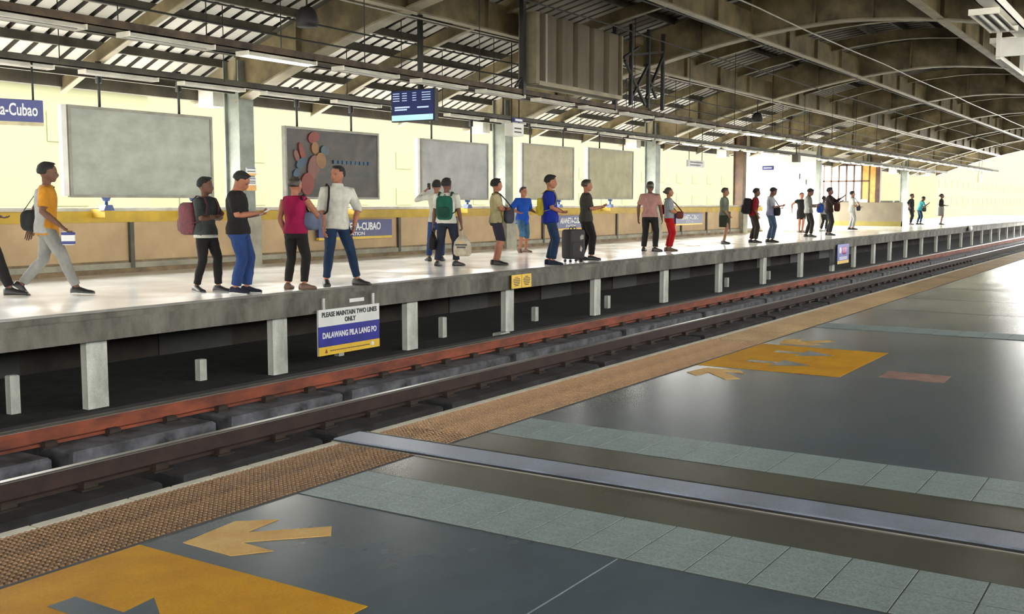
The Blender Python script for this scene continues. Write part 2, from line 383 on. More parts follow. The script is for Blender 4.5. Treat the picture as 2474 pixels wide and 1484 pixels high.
# ------------------------------------------------------------------ far wall
wf = empty('wall_far', kind='structure')
posts = [4.2, 6.6, 8.95, 11.35, 16.2, 18.4, 20.6, 24.6, 26.8, 28.97, 33.8, 36.05, 38.3]
cols = [x for x in RIBX if 0 < x < 41]
marks = sorted(posts + [5.0, 13.9, 22.8, 31.7, 39.6])
for a, b_ in zip(marks[:-1], marks[1:]):
    MB().box(a + 0.03, b_ - 0.03, YW, YW + 0.10, 0.16, 0.84).build('wall_panel', CREAM, wf)
    MB().box(a + 0.06, b_ - 0.06, YW - 0.03, YW + 0.1, 0.16, 0.20).build('panel_ledge', LEDGE, wf)
for x in posts: MB().box(x - 0.04, x + 0.04, YW - 0.06, YW + 0.12, 0.02, 0.85).build('wall_post', POSTD, wf)
MB().bevbox(4, 41.8, YW - 0.07, YW + 0.12, 0.835, 1.015, 0.012).build('yellow_band', YBAND, wf)
MB().bevbox(4, 41.8, YW - 0.03, YW + 0.16, 1.015, 1.075, 0.012).build('coping', COPE, wf)
MB().box(4, 41.8, YW - 0.05, YW + 0.1, 0.07, 0.165).build('kick_rail', COLC, wf)
MB().box(4, 41.8, YW - 0.10, YW + 0.1, 0.0, 0.075).build('base_curb', LEDGE, wf)
MB().box(X0, 4, YW, YW + 0.15, 0, 1.05).build('wall_panel', CREAM, wf)
wn = MB().box(X0, X1, -2.1, -1.95, 0, 1.5).build('wall_near', WHITEP); wn['kind'] = 'structure'  # unseen wall, raised to cut the light from the near side

# columns
def column(x, m, lab, base=True, y=15.0):
    e = empty('column', (x, y, 0), label=lab, cat='column', kind='structure')
    c = MB(); c.box(-.18, .18, -.20, -.17, .2, 3.75); c.box(-.18, .18, .17, .20, .2, 3.75); c.box(-.02, .02, -.17, .17, .2, 3.75)
    c.build('steel_shaft', m, e)
    c = MB()
    for s in (-1, 1): c.box(s * .11 - .005, s * .11 + .005, -.172, .172, .3, 3.2)
    c.build('stiffener_plate', m, e)
    if base: MB().bevbox(-.24, .24, -.28, .24, 0, 1.0, .03).build('concrete_base', COLC, e)
    MB().bevbox(-.16, .16, .5, .9, 2.95, 3.35, .01).build('eave_bracket', WHITEP, e)
    return e
c1 = column(13.9, COLM, 'grey steel column with taped notices behind the man reading his phone')
column(22.8, COLM, 'slim grey steel column behind the youth in black shorts')
column(31.7, COLM, 'grey column behind the pair in the pink shirt and red trousers')
column(39.6, COLBR, 'rusty brown column at the corner of the white walled room')
for x, w_ in ((49.5, 'just past the white room'), (58.4, 'beyond the tan counter wall'), (67.3, 'farthest down the platform')): column(x, COLM, 'pale distant column ' + w_, True)
nt_ = empty('taped_notice', (13.93, 14.76, 0), label='white and orange printed notices taped on the grey column', cat='notice')
for z0, z1, m in ((1.70, 1.80, SIGNW), (1.66, 1.70, ORANGE), (1.48, 1.62, SIGNW), (1.38, 1.48, ORANGE)):
    MB().box(-.10, .14, 0.0, .035, z0, z1).build('paper', m, nt_)
for z in (1.79, 1.735, 1.60, 1.555, 1.52):
    MB().box(-.08, .12, -.003, 0.002, z - .008, z + .008).build('print_line', BLUE if z in (1.79, 1.60) else INK, nt_)

# ------------------------------------------------------------------ roof
ce = empty('ceiling', kind='structure')
ys = [16.2 - 0.5 * k for k in range(0, 41)]                 # 16.2 .. -3.8
def arch_strip(b, x0, x1, o0, o1, ylist, mi=0):
    for y0, y1 in zip(ylist[:-1], ylist[1:]):
        v = [(x, y, zb(y) + o) for x in (x0, x1) for y in (y0, y1) for o in (o0, o1)]
        b.add(v, [(0, 1, 3, 2), (4, 6, 7, 5), (0, 4, 5, 1), (2, 3, 7, 6), (0, 2, 6, 4), (1, 5, 7, 3)], mi)
def clampy(lo, hi): return [y for y in ys if lo <= y <= hi]
# corrugated roof sheets, one per third of a bay
DZ = 0.92
def sheet(x0, x1):
    b = MB(); pitch = 0.33; n = max(1, round((x1 - x0) / pitch)); p = (x1 - x0) / n
    prof = []
    for i in range(n):
        a = x0 + i * p
        prof += [(a, 0), (a + p * .70, 0), (a + p * .77, .06), (a + p * .93, .06)]
    prof.append((x1, 0))
    ring = lambda y: [(x, y, zb(y) + DZ + h) for x, h in prof]
    k = len(prof); yl = [16.35, 15.6, 14.9, 14.2, 13.4, 12.7, 12.0, 11.2, 10, 8.8, 7.6, 6.4, 5.2, 4, 2.8, 1.6, .4, -.6, -1.4, -2.2, -3.4]
    vs_ = [q for y in yl for q in ring(y)]; fs = []
    for i in range(len(yl) - 1):
        for j in range(k - 1): fs.append((i * k + j, i * k + j + 1, (i + 1) * k + j + 1, (i + 1) * k + j))
    b.add(vs_, fs)
    for i in range(len(b.mi)):
        y = yl[i // (k - 1)]
        b.mi[i] = (2 if y > 13.5 else (3 if y > 12 else 0)) if i % (k - 1) % 4 == 0 else 1
    return b
for i in range(len(RIBX) - 1):
    d = (RIBX[i + 1] - RIBX[i]) / 3
    for t in range(3): sheet(RIBX[i] + d * t, RIBX[i] + d * (t + 1)).build('roof_sheet', [DECK, DECKD, SKYL, SKYL2], ce)
sheet(76.2, 80.0).build('roof_sheet', [DECK, DECKD, SKYL, SKYL2], ce)
xs = MB(); arch_strip(xs, -60, -3.9, DZ, DZ + .03, [16.4] + ys); xs.build('roof_sheet', [DECK, DECKD, SKYL, SKYL2], ce)  # unseen roof run added to keep light out of this end
# opaque skin over the sheets
sk = MB(); arch_strip(sk, -60.0, 80.0, DZ + .07, DZ + .10, [12.0] + [y for y in ys if y < 12]); arch_strip(sk, -60.0, -3.9, DZ + .09, DZ + .12, [16.4] + [y for y in ys if y >= 12]); sk.build('roof_skin', DARKC, ce)
# ribs: plate girders
inner = [14.95, 14.4, 13.8, 13.2, 12.4, 11.6, 10.8, 10, 9.2, 8.4, 7.6, 6.8, 6.4, 5.9, 5.1, 4.3, 3.5, 2.7, 1.9, 1.1, .3, -.5, -1.3, -2.1]
for x in RIBX:
    if x < 0: continue
    web = MB(); arch_strip(web, x - .012, x + .012, .02, .80, inner)
    r = web.build('roof_rib', STEELT, ce)
    f = MB(); arch_strip(f, x - .15, x + .15, -.015, .02, inner); f.build('bottom_flange', STEELF, r)
    f = MB(); arch_strip(f, x - .13, x + .13, .80, .82, inner); f.build('top_flange', PURL, r)
    for y in (13.4, 11.0, 9.6, 8.4, 7.0, 5.8, 4.4, 3.2, 2.0):
        s = MB(); s.box(x - .13, x + .13, y - .012, y + .012, zb(y) + .03, zb(y) + .79); s.build('stiffener', STEELT, r)
    br = MB()
    for y0, y1 in ((16.2, 15.6), (15.6, 14.95)):
        t0, t1 = zb(y0) + .62, zb(y1) + .62
        lo0, lo1 = (zb(y0) + .50, zb(y1) + .38)
        br.prism([(y0, lo0), (y1, lo1), (y1, t1 + .2), (y0, t0 + .2)], x - .09, x + .09, axis='x')
    br.build('eave_arm', STEELF, r)
# rafters at the thirds of each bay
for i in range(1, len(RIBX) - 1):
    d = (RIBX[i + 1] - RIBX[i]) / 3
    for t in (1, 2):
        x = RIBX[i] + d * t
        r = MB(); arch_strip(r, x - .012, x + .012, .40, .64, [16.0, 15.4, 14.8] + inner[1:])
        r = r.build('rafter', STEELT, ce)
        f = MB(); arch_strip(f, x - .06, x + .06, .385, .405, [16.0, 15.4, 14.8] + inner[1:]); f.build('rafter_flange', STEELF, r)
# purlins
for y in [15.3, 14.65, 14.0, 13.35, 12.6, 11.8, 10.3, 9.5, 7.6, 6.8, 6.0, 5.3, 3.8, 3.0, 1.2, .2, -1.0]:
    MB().box(-4, 79.5, y - .04, y + .04, zb(y) + .78, zb(y) + DZ).build('purlin', PURL, ce)
MB().box(-4, 79.5, 15.95, 16.1, zb(16.0) + .50, zb(16.0) + .78).build('eave_beam', PURL, ce)
MB().box(-4, 79.5, 16.1, 16.3, zb(16.2) + .62, zb(16.2) + .74).build('eave_gutter', PURL, ce)
MB().box(-4, 79.5, -3.45, -3.3, 2.9, 3.2).build('eave_beam', PURL, ce)
# longitudinal beams between the ribs
for i in range(1, len(RIBX) - 1):
    for y in (11.0, 8.4, 4.5, 1.9):
        x0, x1 = RIBX[i] + .02, RIBX[i + 1] - .02
        g = MB().box(x0, x1, y - .01, y + .01, zb(y) + .02, zb(y) + .52).build('tie_beam', STEELT, ce)
        MB().box(x0, x1, y - .09, y + .09, zb(y) - .01, zb(y) + .02).build('tie_beam_flange', STEELF, g)
        for k in (1, 2, 3):
            xx = x0 + (x1 - x0) * k / 4
            MB().box(xx - .01, xx + .01, y - .09, y + .09, zb(y) + .03, zb(y) + .51).build('tie_beam_stiffener', STEELT, g)
# a beam the columns carry along the wall
for a, b_ in zip(RIBX[1:-1], RIBX[2:]):
    MB().box(a + .1, b_ - .1, 14.96, 15.04, 3.15, 3.38).build('wall_plate_beam', PURL, ce)

# ------------------------------------------------------------------ outside
st = MB().box(-200, 400, 18, 220, -8.2, -8).build('street_ground', STREET); st['kind'] = 'structure'
st = MB().box(-200, 400, -160, -4, -8.2, -8).build('street_ground', STREET); st['kind'] = 'structure'
def building(x0, x1, y0, y1, h, lab):  # added blocks covering the bright sky so the opening reads cream
    e = empty('building', ((x0 + x1) / 2, y0, -8), label=lab, cat='building')
    W2 = (x1 - x0) / 2
    MB().box(-W2, W2, 0, y1 - y0, 0, h + 8).build('facade', BUILD, e)
    MB().box(-W2 - .3, W2 + .3, -.4, y1 - y0, h + 8, h + 8.5).build('parapet', BUILD, e)
    wm = MB().bevbox(-1.1, 1.1, -.06, .1, 0, 1.5, .05).mesh('window', BUILDW)
    n = int(W2 * 2 / 6)
    for k in range(n):
        for z in (9.0, 12.2):
            if z < h + 6.5: inst('window', wm, e, (-W2 + 6 * (k + .5), 0, z))
    return e
building(-120, 38, 48, 66, 7, 'added building screening the bright sky in the opening behind the billboards')
building(42, 92, 60, 80, 9, 'added sky-screening building behind the white sign hanging by the brown column')
building(98, 190, 66, 84, 10, 'added sky-screening building seen over the tan counter wall')
building(205, 330, 40, 60, 16, 'added sky-screening building at the open end of the station')
# ------------------------------------------------------------------ tracks
def plinth(x0, x1, y0, y1, m):
    return MB().bevbox(0, x1 - x0, y0, y1, ZG, -0.935, .02).build('rail_plinth', m, None, (x0, 0, 0))
gaps = [(-2.1, -1.9), (1.3, 1.5), (3.3, 3.5), (5.1, 5.3), (6.84, 7.04), (8.64, 8.80), (12.04, 12.20), (15.41, 15.58), (18.78, 18.96), (22.26, 22.40)] + [(25.7 + 3.42 * k, 25.88 + 3.42 * k) for k in range(16)]
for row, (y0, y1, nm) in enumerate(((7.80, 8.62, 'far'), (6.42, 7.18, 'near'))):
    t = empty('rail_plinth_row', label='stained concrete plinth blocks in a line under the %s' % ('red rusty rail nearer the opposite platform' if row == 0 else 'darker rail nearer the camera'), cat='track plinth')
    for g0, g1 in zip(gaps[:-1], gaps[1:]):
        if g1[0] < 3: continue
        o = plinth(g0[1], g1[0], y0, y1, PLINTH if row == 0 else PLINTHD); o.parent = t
cl = MB(); cl.bevbox(-.06, .06, -.13, -.06, -.93, -.875, .012); cl.bevbox(-.06, .06, .06, .13, -.93, -.875, .012); cl.box(-.09, .09, -.15, .15, -.934, -.92)
clm = cl.mesh('rail_clip', CLIP)
for ry, lab, m in ((8.23, 'rusty red running rail beside the opposite platform supports', RUST), (6.80, 'darker running rail nearer the camera with a shiny head', mat('dark_rail_web', (0.035, 0.015, 0.011), 0.85, 0, 0.3, 5, .2))):
    r = empty('rail', (0, ry, 0), label=lab, cat='rail')
    f = MB(); f.box(2, 112, -.065, .065, -.92, -.905); f.box(2, 112, -.062, .062, -.905, -.895); f.box(2, 112, -.012, .012, -.895, -.80); f.box(2, 112, -.036, .036, -.805, -.772)
    f.build('rail_web', m, r)
    MB().bevbox(2, 112, -.036, .036, -.772, -.758, .008).build('rail_head', RAILTOP, r)
    for k in range(60): inst('rail_clip', clm, r, (3.4 + .635 * k, 0, 0))
for x, y, lab in ((14.55, 9.6, 'small pale junction box on the trackbed beside the support posts'),):
    tag(MB().bevbox(-.14, .14, -.08, .08, 0, .09, .01).build('junction_box', CONCL, None, (x, y, ZG)), lab, 'box')
for x, y, lab in ((47.5, 4.9, 'white litter on the trackbed near the far end of the tracks'), (37.5, 4.7, 'tiny white litter scrap beyond the edge of the near platform')):
    l = MB(); l.loft([[(.22 * math.cos(a), .15 * math.sin(a), 0) for a in [k * PI / 4 for k in range(8)]], [(.25 * math.cos(a) + .03, .17 * math.sin(a), .09) for a in [k * PI / 4 for k in range(8)]], [(.1 * math.cos(a), .08 * math.sin(a), .17) for a in [k * PI / 4 for k in range(8)]]])
    tag(l.build('litter', SIGNW, None, (x, y, ZG)), lab, 'litter')

# ------------------------------------------------------------------ signs on the far platform edge
s = empty('hanging_sign', (10.78, YF - .075, 0), label='white, blue and yellow sign about keeping two lines, under the platform edge', cat='sign')
MB().box(-.615, .615, .01, .03, -.86, -.25).build('backing', SIGNW, s)
for z0, z1, m, n in ((-.475, -.25, SIGNW, 'white_field'), (-.745, -.475, mat('royal_blue_field', (0.008, 0.012, 0.30), .4), 'blue_field'), (-.86, -.745, SIGNY, 'yellow_field')):
    MB().box(-.615, .615, 0.0, .012, z0, z1).build(n, m, s)
text('PLEASE MAINTAIN TWO LINES', .088, INK, s, (0.0, -.003, -.322), FACE, width=.92, bold=.003)
text('ONLY', .088, INK, s, (0.0, -.003, -.412), FACE, width=.92, bold=.003)
text('DALAWANG PILA LANG PO', .105, LET, s, (0.0, -.003, -.60), FACE, width=.83, bold=.004)
b = MB()
for k in range(26): b.box(-.40 + k * .031, -.40 + k * .031 + .022, -.003, .002, -.812, -.800)
b.build('fine_print', INK, s)
MB().ell((.46, 0, -.80), (.035, .004, .035), 0, 14, 6).build('round_emblem', SIGNW, s)
MB().prism([(-.50, -.83), (-.45, -.83), (-.475, -.775)], -.004, .001, axis='y').build('small_emblem', mat('red_ink', (.3, .03, .02), .5), s)
for x in (-.5, .5): MB().box(x - .02, x + .02, .005, .025, -.28, -.10).build('hanger_strap', CONCL, s)

s = empty('edge_notice', (15.16, YF - .062, 0), label='yellow two panel notice on the platform edge beam, printed in red and black', cat='sign')
for x0, m in ((-.31, INK), (.008, INK)):
    MB().bevbox(x0, x0 + .302, -.004, .012, -.285, -.055, .003).build('yellow_panel', SIGNY, s)
    for k in range(6):
        wd = (.10, .2, .23, .2, .18, .12)[k]
        MB().box(x0 + .15 - wd / 2, x0 + .15 + wd / 2, -.007, -.002, -.105 - k * .028, -.092 - k * .028).build('print_line', MATS.get('red_print') or mat('red_print', (.35, .07, .01), .5) if k == 0 and x0 < 0 else INK, s)
s = empty('edge_poster', (34.75, YF - .075, 0), label='small blue poster with pink print hanging below the far platform edge', cat='sign')
MB().box(-.66, .66, 0, .02, -.80, -.17).build('board', mat('violet_blue_print', (.03, .05, .42), .4), s)
MB().box(-.66, .66, -.005, .004, -.80, -.70).build('yellow_foot_band', SIGNY, s)
MB().ell((.12, 0, -.38), (.30, .006, .14), 0, 14, 6).build('pink_print', mat('pink_print', (.55, .10, .35), .5), s)
MB().ell((-.34, 0, -.38), (.13, .006, .13), 0, 12, 6).build('pale_print', SIGNW, s)
for k in range(3): MB().box(-.45, .45, -.004, .002, -.60 - k * .035, -.58 - k * .035).build('print_line', LET, s)
tag(MB().bevbox(-.15, .15, -.006, .0, -.20, -.15, .002).build('edge_sticker', SIGNW, None, (11.0, YF - .004, 0)), 'small white sticker strip on the concrete platform edge', 'sticker')
tag(MB().ell((0, 0, 0), (.35, .1, .16), 0, 10, 6).build('edge_bag', SIGNW, None, (57.5, YF - .12, -.12)), 'white bundle hanging on the far platform edge', 'bundle')

# station name boards on the far wall
def name_board(x0, x1, lab):
    e = empty('name_board', ((x0 + x1) / 2, YW - .135, 0), label=lab, cat='sign')
    h = (x1 - x0) / 2
    MB().bevbox(-h, h, -.01, .06, .455, .80, .006).build('blue_board', mat('deep_blue_board', (.008, .02, .16), .45), e)
    MB().box(-h, h, -.012, .058, .40, .452).build('yellow_strip', SIGNY, e)
    k = h / 1.15
    for x in (-h * .8, h * .8): MB().box(x - .03, x + .03, .055, .136, .58, .64).build('mount_bracket', POSTD, e)
    text('ARANETA-CUBAO', .215, LET, e, (.02, -.016, .655), FACE, width=.84 * k, bold=.007)
    text('STATION', .10, LET, e, (-.05, -.016, .51), FACE, width=1.4 * k ** .5, bold=.003)
    return e
name_board(15.72, 18.02, 'blue ARANETA-CUBAO STATION board behind the man in the white shirt')
name_board(24.95, 26.95, 'blue ARANETA-CUBAO STATION board on the wall above the black suitcase')
name_board(33.1, 35.4, 'faint ARANETA-CUBAO STATION board past the woman in red trousers')

# hanging blue station sign, top left
e = empty('station_sign', (8.86, 13.4, 0), math.radians(-20), label='blue hanging Araneta-Cubao sign under the eave at the top left', cat='sign')
MB().bevbox(-2.0, 0, -.02, .04, 2.25, 2.55, .005).build('blue_face', BLUE, e)
MB().box(-2.0, 0, -.021, .041, 2.20, 2.25).build('cream_strip', mat('sign_cream', (.6, .52, .3), .5), e)
text('Araneta-Cubao', .23, LET, e, (-.07, -.024, 2.405), FACE, width=.60, align='RIGHT', bold=.004)
for x in (-.12, -.62, -1.7): MB().tube([(x, 0, 2.54), (x, 0, 3.062)], .014, 6).build('hanger_rod', DARK, e)
MB().tube([(-.62, 0, 2.75), (-.75, 0, 2.63), (-.75, 0, 2.56)], .02, 6).build('bent_bracket', DARK, e)

# ------------------------------------------------------------------ billboards above the wall
def canvas(w_, h_, folds, seed):
    rnd = random.Random(seed); b = MB(); nx, ny = 36, 20; pts = []
    cr = [(rnd.uniform(0, w_), rnd.uniform(0, h_), rnd.uniform(-1, 1), rnd.uniform(.05, .14), rnd.uniform(.3, 1)) for _ in range(folds)]
    for j in range(ny + 1):
        for i in range(nx + 1):
            x, z = w_ * i / nx, h_ * j / ny; d = 0
            for cx, cz, sl, wd, am in cr:
                q = (x - cx) * math.cos(sl) + (z - cz) * math.sin(sl); along = -(x - cx) * math.sin(sl) + (z - cz) * math.cos(sl)
                d += am * .034 * math.exp(-(q / wd) ** 2) * math.exp(-(along / .7) ** 2)
            ed = min(x, w_ - x, z, h_ - z)
            pts.append((x - w_ / 2, -d * min(1, ed / .06) , z))
    fs = [(j * (nx + 1) + i, j * (nx + 1) + i + 1, (j + 1) * (nx + 1) + i + 1, (j + 1) * (nx + 1) + i) for j in range(ny) for i in range(nx)]
    b.add(pts, fs, 0, True)
    b.box(-w_ / 2, w_ / 2, .012, .02, 0, h_)
    return b
def billboard(x0, x1, z0, z1, m, lab, folds, seed, hang, feet, poster=False):
    w_, h_ = x1 - x0, z1 - z0
    e = empty('billboard', ((x0 + x1) / 2, 14.5, 0), label=lab, cat='billboard', group='billboards above the far wall')
    fr = MB(); t = .045
    fr.box(-w_ / 2, w_ / 2, 0, .09, z0 - t, z0); fr.box(-w_ / 2, w_ / 2, 0, .09, z1, z1 + t)
    fr.box(-w_ / 2 - t, -w_ / 2, 0, .09, z0 - t, z1 + t); fr.box(w_ / 2, w_ / 2 + t, 0, .09, z0 - t, z1 + t)
    fr.build('frame', mat('billboard_frame', (.30, .29, .24), .6), e)
    MB().box(-w_ / 2 - .15, -w_ / 2 - .06, .02, .10, z0 - .02, z1 + .04).build('side_channel', WHITEP, e) if not poster else None
    c = canvas(w_, h_, folds, seed).build('canvas', m, e, (0, .02, z0))
    for hx in hang:
        x = hx - (x0 + x1) / 2
        hb = MB(); hb.tube([(x, .05, z1 + .03), (x, .05, 3.35)], .022, 8); hb.tube([(x, .05, z1 + .42), (x, .05, 3.35)], .05, 8); hb.build('hanger', DARK, e)
    for fx in feet:
        x = fx - (x0 + x1) / 2
        fb = MB(); fb.tube([(x, .05, z0 - .03), (x, .05, 1.12)], .025, 8)
        fb.prism([(x - .10, 1.03), (x + .10, 1.03), (x + .06, 1.12), (x - .06, 1.12)], -.02, .12, axis='y'); fb.prism([(x - .05, z0 - .045), (x + .05, z0 - .045), (x + .02, z0 - .10), (x - .02, z0 - .10)], -.0, .1, axis='y')
        fb.build('foot', HANGB, e)
        # bracket that ties the foot to the wall
        MB().box(x - .07, x + .07, .0, .35, .92, 1.05).build('foot_bracket', YBAND, e)
    return e
billboard(10.05, 12.78, 1.28, 2.60, CANV, 'large blank grey canvas billboard, left of the first grey column', 16, 1, (10.6, 12.15), (10.66, 12.4))
pb = billboard(14.62, 17.27, 1.27, 2.56, POSTER, 'dark printed billboard with red and orange shapes behind the couple', 6, 2, (14.95, 16.5), (16.6,), True)
BD = [0]
def blob(cx, cz, rx, rz, rot, m, name='printed_shape'):
    BD[0] += 1
    poly = []
    for k in range(14):
        a = 2 * PI * k / 14; x, z = rx * math.cos(a), rz * math.sin(a)
        poly.append((cx + x * math.cos(rot) - z * math.sin(rot), cz + x * math.sin(rot) + z * math.cos(rot)))
    MB().prism(poly, -.012 - .0012 * BD[0], .02, axis='y').build(name, m, pb)
REDP, ORP, BLP, SAL = mat('poster_red', (.20, .03, .02), .6), mat('poster_orange', (.22, .10, .025), .6), mat('poster_blue', (.03, .065, .11), .6), mat('poster_salmon', (.17, .065, .045), .6)
for a in ((-.60, 2.42, .16, .11, .3, REDP), (-.57, 2.22, .10, .12, 0, ORP), (-.93, 2.12, .07, .20, .35, REDP), (-1.08, 2.05, .06, .12, .4, SAL), (-.95, 1.92, .16, .09, .5, BLP),
          (-.62, 1.85, .16, .24, -.3, SAL), (-.80, 1.52, .18, .22, -.2, REDP), (-1.10, 1.72, .10, .07, .8, BLP), (-.30, 2.18, .12, .10, 0, mat('poster_teal', (.05, .09, .10), .6)), (-.42, 1.98, .14, .16, .4, ORP)): blob(*a)
for k in range(9): MB().box(-.05 + k * .13, .05 + k * .13, -.02, .019, 1.93, 2.0).build('printed_shape', BLP, pb)
billboard(18.80, 21.38, 1.27, 2.54, mat('blue_grey_canvas', (.38, .38, .37), .85, 0, .1, 2.2, .4), 'blank bluish grey canvas billboard above the man with the green backpack', 9, 3, (19.2, 20.75), (20.6,))
billboard(23.05, 25.6, 1.28, 2.64, CANVT, 'plain tan canvas billboard behind the man in the blue shirt', 3, 4, (23.4, 25.1), (24.9,))
billboard(26.55, 29.28, 1.31, 2.68, mat('olive_canvas', (.40, .37, .24), .85, 0, .1, 2.2, .4), 'creased olive canvas billboard left of the column by the pink shirt', 16, 5, (27.2, 28.7), (27.9,))

# small hanging signs further along
def hang_sign(name, loc, w_, z0, z1, m, lab, zt, lines=2, rz=0):
    e = empty(name, loc, rz, label=lab, cat='sign')
    MB().bevbox(-w_ / 2, w_ / 2, -.03, .03, z0, z1, .004).build('panel', m, e)
    for k in range(lines):
        z = z1 - (k + .7) * (z1 - z0) / (lines + .4)
        MB().box(-w_ * .38, w_ * (.38 - .12 * (k % 2)), -.036, -.028, z - .02, z + .02).build('print_line', INK if m is not BLUE else LET, e)
    if zt:
        for x in (-w_ * .4, w_ * .4): MB().tube([(x, 0, z1), (x, 0, zt)], .012, 6).build('hanger_rod', DARK, e)
    return e
hang_sign('hanging_sign', (32.9, 14, 0), 1.35, 2.34, 2.56, mat('pale_grey_sign', (.40, .40, .38), .5), 'pale grey hanging sign between the last grey column and the brown column', 4.15)
hang_sign('hanging_sign', (19.75, 12.6, 0), .36, 2.92, 3.0, BLUE, 'small dark sign on the pale box hanging left of the second column', None, 1)
e = empty('hanging_cabinet', (19.75, 12.6, 0), label='pale box sign hanging beside the top of the second column', cat='sign cabinet')
MB().bevbox(-.22, .22, -.02, .2, 2.62, 2.90, .01).build('cabinet', WHITEP, e)
for z in (2.70, 2.78): MB().box(-.16, .12, -.026, -.018, z - .015, z + .015).build('print_line', INK, e)
for x in (-.15, .15): MB().tube([(x, .06, 2.88), (x, .06, 4.63)], .012, 6).build('hanger_rod', DARK, e)

# ------------------------------------------------------------------ departure screen
e = empty('departure_screen', (14.2, 11.15, 0), label='blue departure screen hanging on a black pole above the far platform', cat='screen')
MB().bevbox(0, .10, -.46, .46, 2.52, 3.05, .008).build('housing', DARK, e)
MB().box(-.006, .004, -.445, .445, 2.535, 3.035).build('screen_face', SCREEN, e)
MB().box(-.010, .0, -.43, .445, 2.537, 2.63).build('pale_band', SCREENL, e)
for r in range(4):
    for c0, c1 in ((.42, .28), (.22, .12), (.0, -.08), (-.20, -.38)):
        MB().box(-.010, -.004, c1, c0, 2.985 - r * .04, 2.997 - r * .04).build('screen_text', SCRTXT, e)
for c0, c1, z in ((.38, .06, 2.76), (.38, .12, 2.72), (-.10, -.34, 2.75)): MB().box(-.010, -.004, c1, c0, z - .012, z + .012).build('screen_text', SCRTXT, e)
MB().tube([(.05, -.13, 3.03), (.05, -.13, 4.262)], .05, 10).build('pole', DARK, e)

# ------------------------------------------------------------------ fluorescent rows and their trays
def fixture_mesh(L_, wide):
    b = MB(); prof = [(-wide, 0.02), (-wide * .45, .075), (wide * .45, .075), (wide, .02), (wide * .9, .015), (wide * .4, .06), (-wide * .4, .06), (-wide * .9, .015)]
    b.loft([[(0, y, z) for y, z in prof], [(L_, y, z) for y, z in prof]], smooth=False)
    b.box(-.008, .006, -wide, wide, .015, .075); b.box(L_ - .006, L_ + .008, -wide, wide, .015, .075)
    return b.mesh('housing', FIXT)
def tube_mesh(L_, r, m):
    return MB().tube([(.05, 0, .03), (L_ - .05, 0, .03)], r, 8).mesh('tube', m)
HM, HMW = fixture_mesh(1.26, .09), fixture_mesh(1.26, .12)
TO, TN, TD = tube_mesh(1.26, .02, TUBEOFF), tube_mesh(1.26, .03, TUBEON), tube_mesh(1.26, .045, TUBEDIM)
def fixture(x, y, z, tm_, lab, grp=None, hm=HM, two=False):
    e = empty('fluorescent_light', (x, y, z), label=lab, cat='ceiling light', group=grp)
    inst('housing', hm, e)
    if two:
        inst('tube', tm_, e, (0, .045, 0)); inst('tube', tm_, e, (0, -.045, 0))
    else: inst('tube', tm_, e)
    return e
ORD = 'first second third fourth fifth sixth seventh eighth ninth tenth eleventh twelfth thirteenth fourteenth fifteenth sixteenth'.split()
for k in range(1, 36):
    x = 4.36 + 1.82 * k
    lit = k in (3, 14); far = k > 11
    grp = None
    if k == 3: lab = 'brightly lit fluorescent light beside the first grey column'
    elif k == 14: lab = 'brightly lit fluorescent light near the brown column'
    elif k <= 16: lab = '%s fluorescent light from the left in the row over the platform edge' % ORD[k - 1]
    else: lab, grp = 'small glowing fluorescent light in the far end of the edge row', 'fluorescent lights at the far end of the edge row'
    fixture(x, 10.5, 3.04, TN if lit else (TD if far else TO), lab, grp, HMW)
for k in range(1, 34):
    x = 6.05 + 1.76 * k; far = k > 13
    if 40.4 < x < 44.6: continue
    grp = None
    if k <= 14: lab = '%s thin fluorescent light from the left in the row near the eave' % ORD[k - 1]
    else: lab, grp = 'small glowing fluorescent light in the far end of the eave row', 'fluorescent lights at the far end of the eave row'
    fixture(x, 13.5, 2.98, TD if far else TO, lab, grp)
def tray(y, z, lab, x0=2.0, x1=72.0, m=PURL):
    e = empty('cable_tray', (0, y, z), label=lab, cat='cable tray')
    b = MB(); b.box(x0, x1, -.085, .085, 0, .012); b.box(x0, x1, -.085, -.075, 0, .10); b.box(x0, x1, .075, .085, 0, .10); b.build('channel', m, e)
    b = MB()
    for k in range(3): b.tube([(x0, -.04 + .04 * k, .03), (x1, -.04 + .04 * k, .03)], .018, 6)
    b.build('cables', CABLE, e)
    k = 0
    x = x0 + 1.2
    while x < 45:
        if not (y == 10.5 and 16.4 < x < 20.6): MB().tube([(x, -.08, .05), (x, -.08, zb(y) + .80 - z)], .008, 5).build('hanger_rod', DARK, e)
        x += 2.98
tray(10.5, 3.118, 'rust stained cable tray carrying the lights over the far platform edge', m=RUSTY)
tray(13.5, 3.06, 'grey cable tray carrying the thin lights near the far eave')
tray(12.2, 3.35, 'dark cable tray running below the roof between the two light rows')
# near row, top right of the photo
tray(1.78, 3.06, 'pale painted cable tray with rusty fittings at the top right corner', 7.0, 60, WHITEP)
e = fixture(11.28, 1.83, 2.96, TUBEON and TO, 'wide fluorescent light with two bare tubes hanging at the top right', None, fixture_mesh(1.26, .14), True)
e = fixture(13.35, 1.95, 2.96, TO, 'fluorescent light in a white box frame at the right edge of the photo', None, fixture_mesh(1.26, .14), True)
e = empty('box_frame', (13.2, 1.75, 0), label='white painted metal box frame around the light at the right edge', cat='frame')
b = MB()
for z in (2.80, 3.22):
    b.bar((0, -.22, z), (1.9, -.22, z), .05, .05); b.bar((0, .22, z), (1.9, .22, z), .05, .05)
for y in (-.22, .22):
    b.bar((0, y, 2.80), (0, y, 3.22), .05, .05, up=(1, 0, 0)); b.bar((1.9, y, 2.80), (1.9, y, 3.22), .05, .05, up=(1, 0, 0))
b.box(-.01, .01, -.22, .22, 2.80, 3.0)
b.build('white_frame', WHITEP, e)
